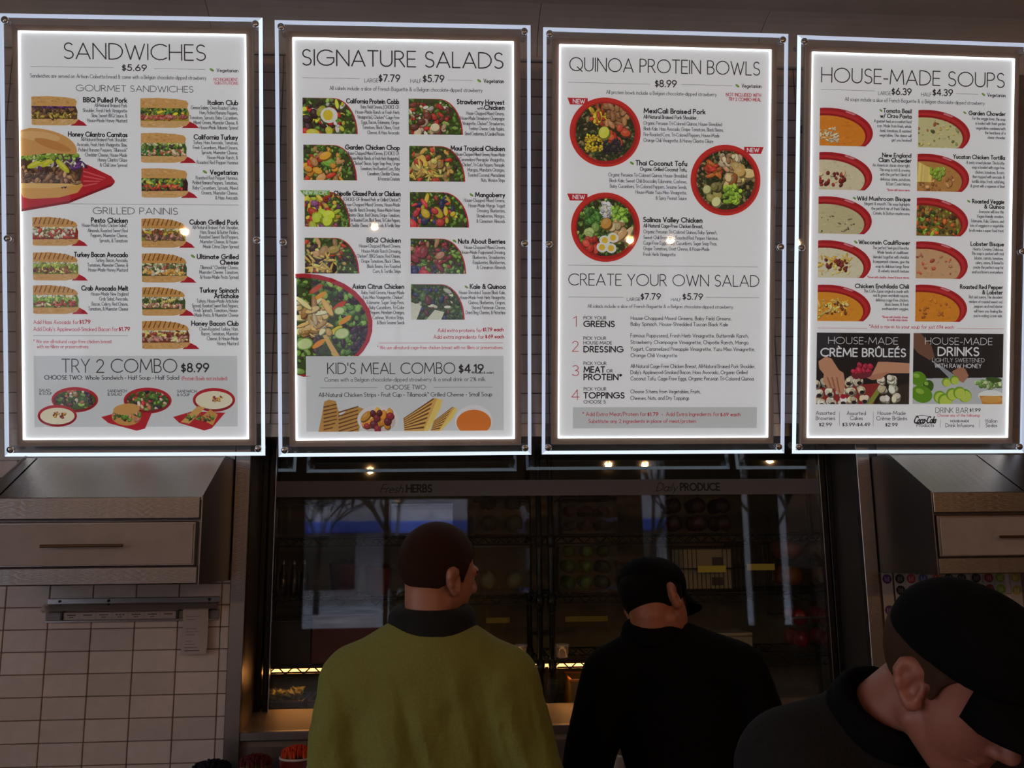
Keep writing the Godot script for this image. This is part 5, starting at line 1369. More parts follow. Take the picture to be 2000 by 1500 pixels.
func print_big_salad(x0: float, y0: float, x1: float, y1: float) -> void:
	var w := x1 - x0; var h := y1 - y0
	var rim := PackedVector2Array([Vector2(x0, y1), Vector2(x0, y0 + h * .05)]); var inner := rim.duplicate()
	for k in 17:
		var a := lerpf(PI * .56, -PI * .5, k / 16.0)
		rim.append(Vector2(x0 + w * (.08 + .9 * cos(a)), y0 + h * (.52 - .5 * sin(a)))); inner.append(Vector2(x0 + w * (.06 + .86 * cos(a)), y0 + h * (.53 - .47 * sin(a))))
	clip_poly(rim); shape(Array(rim), rgb(184, 34, 46)); clip_poly(inner); shape(Array(inner), rgb(58, 76, 32))
	morsels(Rect2(x0, y0, w, h), 300, LEAFY + [rgb(52, 34, 48)], h * .01, h * .03, 2)
	morsels(Rect2(x0 + w * .55, y0 + h * .2, w * .4, h * .6), 90, [rgb(96, 150, 50), rgb(130, 178, 70), rgb(52, 28, 40)], h * .012, h * .03, 2)
	for a in [[.25, .17, 214, 80, 50], [.3, .24, 240, 166, 52], [.55, .33, 216, 70, 44], [.62, .47, 240, 160, 50], [.28, .7, 244, 150, 40], [.5, .57, 236, 206, 60]]: spot(Vector2(x0 + w * a[0], y0 + h * a[1]), w * .1, h * .025, -.6, rgb(a[2], a[3], a[4]))
	for a in [[.1, .7, .11], [.58, .6, .1], [.55, .38, .07], [.04, .58, .06]]: spot(Vector2(x0 + w * a[0], y0 + h * a[1]), w * a[2], h * a[2] * .55, -.2, rgb(120, 170, 70)); spot(Vector2(x0 + w * a[0], y0 + h * a[1]), w * a[2] * .85, h * a[2] * .45, -.2, rgb(212, 226, 160))
	morsels(Rect2(x0, y0 + h * .28, w * .42, h * .34), 60, [rgb(240, 206, 140), rgb(226, 180, 104), rgb(246, 222, 170), rgb(206, 150, 84)], h * .015, h * .035, 4)
	shape([Vector2(x0 + w * .33, y0 + h * .62), Vector2(x0 + w * .38, y0 + h * .61), Vector2(x0 + w * .56, y0 + h * .83), Vector2(x0 + w * .48, y0 + h * .84)], rgb(226, 180, 104))
	morsels(Rect2(x0 + w * .72, y0 + h * .52, w * .24, h * .28), 40, [rgb(44, 28, 44), rgb(70, 44, 62)], h * .012, h * .03, 2)
	grain(int(x0), int(y0), int(x1), int(y1), .1)

func print_kids(x0: float, y0: float, x1: float, y1: float) -> void:
	var w := x1 - x0; var h := y1 - y0
	var q := func(u: float, v: float) -> Vector2: return Vector2(x0 + w * u, y0 + h * v)
	clip_rect(int(x0), int(y0), int(x1), int(y1))
	for s in [[[.0, 1], [.02, .55], [.035, .12], [.06, .06], [.1, .1], [.12, .5], [.13, .85], [.1, 1]], [[.07, 1], [.1, .72], [.16, .38], [.22, .26], [.26, .34], [.25, .55], [.23, 1]]]:
		var pts := []
		for p in s: pts.append(q.call(p[0], p[1]))
		shape(pts, rgb(196, 146, 76))
		for k in 7: shape([pts[1].lerp(pts[5], .1) + Vector2(0, h * .11 * (k - 2.6)), pts[1].lerp(pts[5], .85) + Vector2(0, h * .11 * (k - 3)), pts[1].lerp(pts[5], .85) + Vector2(0, h * .11 * (k - 2.7)), pts[1].lerp(pts[5], .1) + Vector2(0, h * .11 * (k - 2.2))], rgb(112, 64, 28))
	clip_rect(int(x0), int(y0), int(x1), int(y1))
	spot(q.call(.34, .65), w * .118, h * .42, 0, rgb(226, 222, 222)); spot(q.call(.34, .72), w * .1, h * .34, 0, rgb(206, 190, 186))
	morsels(Rect2(x0 + w * .27, y0 + h * .45, w * .14, h * .5), 16, [rgb(238, 150, 36), rgb(244, 168, 60)], w * .016, w * .024, 2); morsels(Rect2(x0 + w * .27, y0 + h * .45, w * .14, h * .5), 8, [rgb(110, 24, 40), rgb(140, 30, 44)], w * .016, w * .022, 1.1)
	for s in [[[.49, 1], [.485, .62], [.66, .02], [.71, .08], [.7, .3], [.63, 1]], [[.64, 1], [.66, .7], [.77, .28], [.795, .36], [.77, .62], [.7, 1]]]:
		var pts := []
		for p in s: pts.append(q.call(p[0], p[1]))
		shape(pts, rgb(222, 172, 90)); shape([pts[3], pts[4], pts[5], pts[5].lerp(pts[0], .2), pts[2].lerp(pts[3], .4)], rgb(238, 208, 110))
		for k in 7: shape([pts[1].lerp(pts[0], k / 7.0), pts[2].lerp(pts[5].lerp(pts[0], .25), k / 7.0), pts[2].lerp(pts[5].lerp(pts[0], .25), k / 7.0 + .06), pts[1].lerp(pts[0], k / 7.0 + .06)], rgb(104, 60, 26))
	spot(q.call(.89, .7), w * .108, h * .46, 0, rgb(232, 230, 230)); spot(q.call(.89, .76), w * .1, h * .38, 0, rgb(226, 122, 40))
	grain(int(x0), int(y0), int(x1), int(y1), .05)

func print_bowl(x0: float, y0: float, x1: float, y1: float, n: int) -> void:
	var c := Vector2((x0 + x1) / 2, (y0 + y1) / 2); var r := (x1 - x0) / 2; var ry := (y1 - y0) / 2
	clip_rect(int(x0) - 2, int(y0) - 2, int(x1) + 2, int(y1) + 2)
	spot(c, r, ry, 0, rgb(212, 46, 40)); spot(c + Vector2(r * .02, ry * .02), r * .9, ry * .9, 0, rgb(184, 30, 32)); spot(c, r * .83, ry * .83, 0, rgb(48, 54, 28))
	var edge := PackedVector2Array()
	for k in 36: edge.append(c + Vector2(cos(k * TAU / 36) * r * .84, sin(k * TAU / 36) * ry * .84))
	clip_poly(edge)
	morsels(Rect2(c.x - r * .84, c.y - ry * .84, r * 1.68, ry * 1.68), 420, [rgb(50, 66, 34), rgb(70, 92, 44), rgb(34, 42, 24), rgb(150, 130, 84)] if n < 2 else LEAFY + [rgb(60, 100, 40)], r * .02, r * .05, 2.2)
	var parts: Array = [
		[[-.2, -.5, .3, .28, 24, rgb(230, 190, 50), rgb(200, 70, 44), .06, 3], [.3, -.5, .34, .36, 40, rgb(190, 134, 84), rgb(160, 108, 66), .08, 2.6], [.35, .1, .34, .3, 9, rgb(206, 64, 44), rgb(226, 90, 60), .11, 1.4], [-.3, .32, .34, .3, 80, rgb(240, 200, 44), rgb(226, 180, 40), .035, 1.2], [.2, .4, .32, .26, 60, rgb(32, 32, 44), rgb(48, 44, 60), .04, 1.6], [-.03, 0, .02, .02, 1, rgb(206, 206, 76), rgb(206, 206, 76), .17, 1.1]],
		[[.14, -.5, .34, .28, 30, rgb(232, 206, 166), rgb(196, 150, 104), .07, 2], [.5, -.2, .2, .25, 6, rgb(240, 206, 130), rgb(226, 186, 110), .15, 1.6], [.2, .02, .25, .12, 7, rgb(226, 190, 130), rgb(150, 90, 50), .11, 2.4], [.2, .38, .3, .3, 50, rgb(176, 212, 70), rgb(150, 196, 60), .06, 1.9], [-.35, .38, .24, .3, 6, rgb(206, 206, 140), rgb(160, 150, 80), .14, 1.2], [-.35, -.3, .26, .3, 14, rgb(220, 120, 50), rgb(196, 60, 40), .06, 3]],
		[[0, -.5, .2, .26, 40, rgb(238, 236, 226), rgb(224, 222, 210), .06, 1.4], [-.4, -.28, .25, .25, 50, rgb(60, 110, 44), rgb(84, 140, 56), .07, 2], [.4, -.35, .25, .25, 40, rgb(160, 206, 70), rgb(120, 170, 60), .06, 2], [-.45, .15, .2, .2, 6, rgb(196, 216, 130), rgb(150, 190, 90), .13, 1.2], [-.42, .45, .25, .25, 9, rgb(196, 50, 44), rgb(216, 80, 60), .1, 1.6], [.4, .12, .3, .25, 14, rgb(240, 214, 164), rgb(206, 160, 104), .11, 3], [0, -.1, .02, .02, 1, rgb(236, 170, 80), rgb(236, 170, 80), .17, 1.1]]][n]
	for p in parts: morsels(Rect2(c.x + r * (p[0] - p[2] * .8), c.y + ry * (p[1] - p[3] * .8), r * p[2] * 1.6, ry * p[3] * 1.6), p[4], [p[5], p[6]], r * p[7] * .8, r * p[7], p[8])
	if n == 2:
		for a in [[-.02, .38], [.22, .3], [-.1, .58], [.16, .6]]: spot(c + Vector2(r * a[0], ry * a[1]), r * .16, r * .14, .3, rgb(248, 246, 236)); spot(c + Vector2(r * a[0], ry * a[1]), r * .09, r * .09, 0, rgb(244, 200, 60))
	grain(int(x0), int(y0), int(x1), int(y1), .12)

func print_soup(x0: float, y0: float, x1: float, y1: float, n: int) -> void:
	var w := x1 - x0; var h := y1 - y0
	clip_rect(int(x0), int(y0), int(x1), int(y1))
	var soup: Color = [rgb(232, 140, 40), rgb(214, 206, 150), rgb(226, 214, 178), rgb(196, 140, 74), rgb(206, 196, 150), rgb(132, 110, 44), rgb(228, 220, 188), rgb(214, 170, 124), rgb(232, 152, 44), rgb(228, 142, 40)][n]
	spot(Vector2(x0 + w * .2, y0 + h * .62), w * .8, h * .62, .04, rgb(176, 24, 36)); spot(Vector2(x0 + w * .18, y0 + h * .64), w * .77, h * .56, .04, rgb(200, 44, 50)); spot(Vector2(x0 + w * .16, y0 + h * .68), w * .73, h * .53, .04, rgb(158, 18, 30))
	shape([Vector2(x0 + w * .5, y0 + h * .07), Vector2(x0 + w * .68, y0 + h * .16), Vector2(x0 + w * .63, y0 + h * .18), Vector2(x0 + w * .47, y0 + h * .1)], rgb(226, 140, 150))
	var edge := PackedVector2Array()
	for k in 40: edge.append(Vector2(clampf(x0 + w * (.12 + .74 * cos(k * TAU / 40)), x0, x1), clampf(y0 + h * (.74 + .54 * sin(k * TAU / 40)), y0, y1)))
	clip_poly(edge); shape(Array(edge), soup)
	flecks(Rect2(x0, y0 + h * .2, w * .85, h * .8), 50, [soup.lightened(.05), soup.darkened(.04)], h * .01, h * .03)
	match n:
		0: morsels(Rect2(x0, y0 + h * .52, w * .36, h * .34), 46, [rgb(242, 228, 196), rgb(232, 206, 160)], h * .02, h * .03, 3)
		1: morsels(Rect2(x0, y0 + h * .35, w * .75, h * .6), 30, [rgb(214, 110, 60), rgb(96, 120, 60), rgb(226, 210, 110), rgb(150, 160, 90)], h * .015, h * .04, 2)
		2: morsels(Rect2(x0, y0 + h * .5, w * .5, h * .38), 26, [rgb(150, 44, 34), rgb(120, 30, 28), rgb(236, 200, 150)], h * .03, h * .06, 1.8)
		3:
			morsels(Rect2(x0, y0 + h * .6, w * .7, h * .38), 20, [rgb(214, 160, 100), rgb(170, 110, 60)], h * .03, h * .05, 2)
			for k in 9: shape([Vector2(x0 + w * .03 * k, y0 + h * .75), Vector2(x0 + w * (.02 + .03 * k), y0 + h * (.22 + .02 * k)), Vector2(x0 + w * (.05 + .03 * k), y0 + h * (.24 + .02 * k)), Vector2(x0 + w * (.03 + .03 * k), y0 + h * .76)], vary(rgb(240, 210, 120), .08))
			morsels(Rect2(x0 + w * .26, y0 + h * .36, w * .24, h * .3), 30, [rgb(150, 190, 50), rgb(176, 210, 80)], h * .03, h * .06, 1.4)
		4: morsels(Rect2(x0, y0 + h * .45, w * .75, h * .5), 14, [rgb(84, 76, 50), rgb(120, 110, 76)], h * .01, h * .02, 5)
		5: morsels(Rect2(x0, y0 + h * .26, w * .8, h * .74), 130, [rgb(60, 84, 30), rgb(214, 100, 40), rgb(150, 190, 60), rgb(90, 60, 30), rgb(176, 150, 70)], h * .02, h * .055, 2)
		6, 8:
			morsels(Rect2(x0, y0 + h * .4, w * .6, h * .5), 50, [rgb(240, 190, 66), rgb(246, 210, 110)], h * .016, h * .028, 5); morsels(Rect2(x0 + w * .15, y0 + h * .5, w * .4, h * .3), 22, [rgb(140, 44, 44), rgb(110, 40, 30)] if n == 6 else [rgb(120, 60, 30), rgb(236, 206, 120)], h * .02, h * .05, 1.8)
		7: morsels(Rect2(x0, y0 + h * .35, w * .75, h * .55), 18, [rgb(200, 84, 60), rgb(220, 140, 110)], h * .02, h * .045, 1.8)
		9: morsels(Rect2(x0, y0 + h * .4, w * .6, h * .5), 16, [rgb(214, 124, 40), rgb(190, 104, 36)], h * .02, h * .04, 2)
	grain(int(x0), int(y0), int(x1), int(y1), .06)

func print_dessert(x0: float, y0: float, x1: float, y1: float) -> void:
	var w := x1 - x0; var h := y1 - y0
	var q := func(u: float, v: float) -> Vector2: return Vector2(x0 + w * u, y0 + h * v)
	clip_rect(int(x0), int(y0), int(x1), int(y1))
	shape([q.call(0, 0), q.call(1, 0), q.call(1, 1), q.call(0, 1)], rgb(24, 24, 28)); shape([q.call(0, 0), q.call(.26, 0), q.call(.24, .3), q.call(0, .36)], rgb(44, 46, 54)); shape([q.call(.62, .18), q.call(1, .2), q.call(1, .46), q.call(.66, .4)], rgb(36, 36, 42))
	shape([q.call(0, .78), q.call(.68, .7), q.call(.62, 1), q.call(0, 1)], rgb(150, 44, 44)); shape([q.call(.68, .72), q.call(.7, .8), q.call(.6, 1), q.call(.54, 1)], rgb(140, 150, 60)); shape([q.call(.7, .8), q.call(1, .7), q.call(1, 1), q.call(.66, 1)], rgb(50, 40, 34))
	for row in 3:
		for k in 7:
			var c: Vector2 = q.call(.05 + .115 * k - .03 * row + (.0 if k < 5 else .12), .98 - .13 * row - .012 * k)
			morsels(Rect2(c.x - w * .025, c.y - h * .03, w * .05, h * .05), 7, [rgb(242, 232, 206), rgb(232, 216, 180)], h * .03, h * .05, 1.4)
			if k < 5: spot(c + Vector2(w * .012, h * .03), w * .026, h * .026, 0, rgb(40, 26, 34))
	morsels(Rect2(x0 + w * .39, y0 + h * .44, w * .2, h * .16), 26, [rgb(190, 34, 66), rgb(214, 60, 90)], h * .03, h * .045, 1.2); shape([q.call(.36, .58), q.call(.62, .53), q.call(.58, .63), q.call(.4, .64)], rgb(120, 40, 54))
	shape([q.call(.58, .62), q.call(.66, .4), q.call(.74, .4), q.call(1, .42), q.call(1, .56), q.call(.78, .56), q.call(.66, .64)], rgb(206, 150, 118)); shape([q.call(.54, .63), q.call(.62, .58), q.call(.78, .54), q.call(.7, .64), q.call(.6, .66)], rgb(190, 132, 102))
	shape([q.call(.02, .4), q.call(.1, .33), q.call(.16, .36), q.call(.24, .52), q.call(.29, .56), q.call(.31, .7), q.call(.29, .88), q.call(.25, .88), q.call(.2, .78), q.call(.13, .78), q.call(.07, .68), q.call(.08, .58), q.call(.03, .5)], rgb(204, 148, 116))
	for k in 3: shape([q.call(.11 + .05 * k, .62), q.call(.125 + .05 * k, .62), q.call(.17 + .045 * k, .78 + .03 * k), q.call(.155 + .045 * k, .78 + .03 * k)], rgb(160, 104, 80))
	spot(q.call(.29, .89), w * .03, h * .035, 0, rgb(176, 30, 56))
	grain(int(x0), int(y0), int(x1), int(y1), .07)

func print_drinks(x0: float, y0: float, x1: float, y1: float) -> void:
	var w := x1 - x0; var h := y1 - y0
	var q := func(u: float, v: float) -> Vector2: return Vector2(x0 + w * u, y0 + h * v)
	clip_rect(int(x0), int(y0), int(x1), int(y1))
	shape([q.call(0, 0), q.call(1, 0), q.call(1, 1), q.call(0, 1)], rgb(26, 26, 30)); shape([q.call(0, .64), q.call(1, .62), q.call(1, 1), q.call(0, 1)], rgb(196, 200, 202))
	shape([q.call(0, .0), q.call(.08, .0), q.call(.2, .18), q.call(.24, .34), q.call(.18, .38), q.call(.05, .28), q.call(0, .2)], rgb(120, 84, 66)); shape([q.call(.2, .38), q.call(.26, .42), q.call(.5, .62), q.call(.49, .68), q.call(.4, .63)], rgb(150, 156, 162))
	shape([q.call(.43, .54), q.call(.52, .47), q.call(.58, .5), q.call(.62, .6), q.call(.56, .7), q.call(.5, .66)], rgb(176, 122, 96))
	for a in [[.06, .64, .09, .1, 0], [.17, .75, .06, .09, 1], [.1, .86, .12, .12, 0]]: spot(q.call(a[0], a[1]), w * a[2], h * a[3], .3, rgb(96, 150, 30) if a[4] == 0 else rgb(56, 100, 26)); spot(q.call(a[0] - .02, a[1] - .04), w * a[2] * .4, h * a[3] * .3, .3, rgb(150, 190, 70))
	for a in [[.3, .9, .07], [.36, .95, .08], [.44, .86, .07], [.58, .88, .075], [.52, .84, .07], [.37, .69, .05], [.46, .66, .05]]: spot(q.call(a[0], a[1]), w * a[2], h * a[2] * 1.25, .4, rgb(120, 170, 40)); spot(q.call(a[0] + .008, a[1] + .01), w * a[2] * .85, h * a[2] * 1.05, .4, rgb(196, 214, 90))
	morsels(Rect2(x0 + w * .7, y0 + h * .66, w * .28, h * .1), 40, [rgb(196, 214, 150), rgb(110, 160, 70)], h * .02, h * .035, 1.3); spot(q.call(.9, .65), w * .09, h * .035, .1, rgb(56, 90, 36))
	spot(q.call(.87, .88), w * .14, h * .08, 0, rgb(236, 240, 236)); shape([q.call(.74, .88), q.call(1, .88), q.call(1, 1), q.call(.78, 1)], rgb(206, 140, 56)); spot(q.call(.88, .93), w * .12, h * .05, 0, rgb(222, 166, 84))
	grain(int(x0), int(y0), int(x1), int(y1), .06)

func print_script(x0: float, y0: float, x1: float, y1: float) -> void:      # the drink maker's flowing hand-lettered word
	var w := x1 - x0; var h := y1 - y0
	write("Coca-Cola", x0 + w * .03, y0 + h * .86, w * .86, h * .72, .15, INKS[4], .28)
	clip_rect(int(x0) - 4, int(y0) - 6, int(x1) + 4, int(y1) + 4)
	for k in 40:
		var u := k / 39.0
		spot(Vector2(x0 + w * (.12 + .3 * u), y0 + h * (.92 + .06 * sin(u * 3.0))), 2.2, 1.6, 0, INKS[4])
		spot(Vector2(x0 + w * (.1 + .55 * u), y0 + h * (.1 - .12 * sin(u * PI) + .06 * u)), 2.0, 1.3, 0, INKS[4])

func print_flag(x0: float, y0: float, x1: float, y1: float, n: int) -> void:
	clip_rect(int(x0), int(y0), int(x1), int(y1))
	var w := x1 - x0; var ink := rgb(122, 178, 52) if n == 0 else rgb(204, 34, 46)
	shape([Vector2(x0 + (0.0 if n != 2 else w * .02), y0), Vector2(x1, y0), Vector2(x1 - (w * .13 if n == 2 else 0.0), y1), Vector2(x0 + (w * .13 if n != 2 else w * .02), y1)], ink)

const PAPER := Color(.985, .985, .99)

func printed_page(k: int) -> ImageTexture:
	page = Image.create_empty(1080, 1972, false, Image.FORMAT_RGB8)
	page.fill(PAPER)
	dice.seed = 71 + k
	for g in BOARD_TINTS[k]: page.fill_rect(Rect2i(g[0], g[1], g[2] - g[0], g[3] - g[1]), Color(.85, .855, .86) if g[4] == 0 else Color(.82, .83, .83))
	for p in BOARD_PICTURES[k]:
		match p[0]:
			"sand": print_sandwich(p[1], p[2], p[3], p[4], p[5])
			"bigsand": print_big_sandwich(p[1], p[2], p[3], p[4])
			"combo": print_combo(p[1], p[2], p[3], p[4], p[5])
			"quad": print_salad(p[1], p[2], p[3], p[4], p[5])
			"bigsalad": print_big_salad(p[1], p[2], p[3], p[4])
			"kids": print_kids(p[1], p[2], p[3], p[4])
			"bowl": print_bowl(p[1], p[2], p[3], p[4], p[5])
			"soup": print_soup(p[1], p[2], p[3], p[4], p[5])
			"creme": print_dessert(p[1], p[2], p[3], p[4])
			"drinks": print_drinks(p[1], p[2], p[3], p[4])
			"cola": print_script(p[1], p[2], p[3], p[4])
			"flag": print_flag(p[1], p[2], p[3], p[4], p[5])
	if k == 1:      # the tinted box lies over the big salad
		var g: Array = BOARD_TINTS[1][0]
		page.fill_rect(Rect2i(g[0], g[1], g[2] - g[0], int(g[3] - g[1]) - 275), Color(.85, .855, .86))
	for r in BOARD_RULES[k]: page.fill_rect(Rect2i(r[0], r[1], maxi(2, r[2] - r[0]), maxi(2, r[3] - r[1])), INKS[r[4]].lightened(.3))
	clip_rect(0, 0, 1080, 1972)
	for l in BOARD_LEAVES[k]:
		spot(Vector2(l[0], l[1]), l[2] * .5, l[2] * .24, .6, INKS[6]); spot(Vector2(l[0] - l[2] * .05, l[1] - l[2] * .02), l[2] * .3, l[2] * .06, .6, INKS[6].lightened(.35))
	for t in BOARD_TEXT[k]: write(t[0], t[1], t[2], t[3], t[4], t[5], INKS[t[6]])
	return ImageTexture.create_from_image(page)
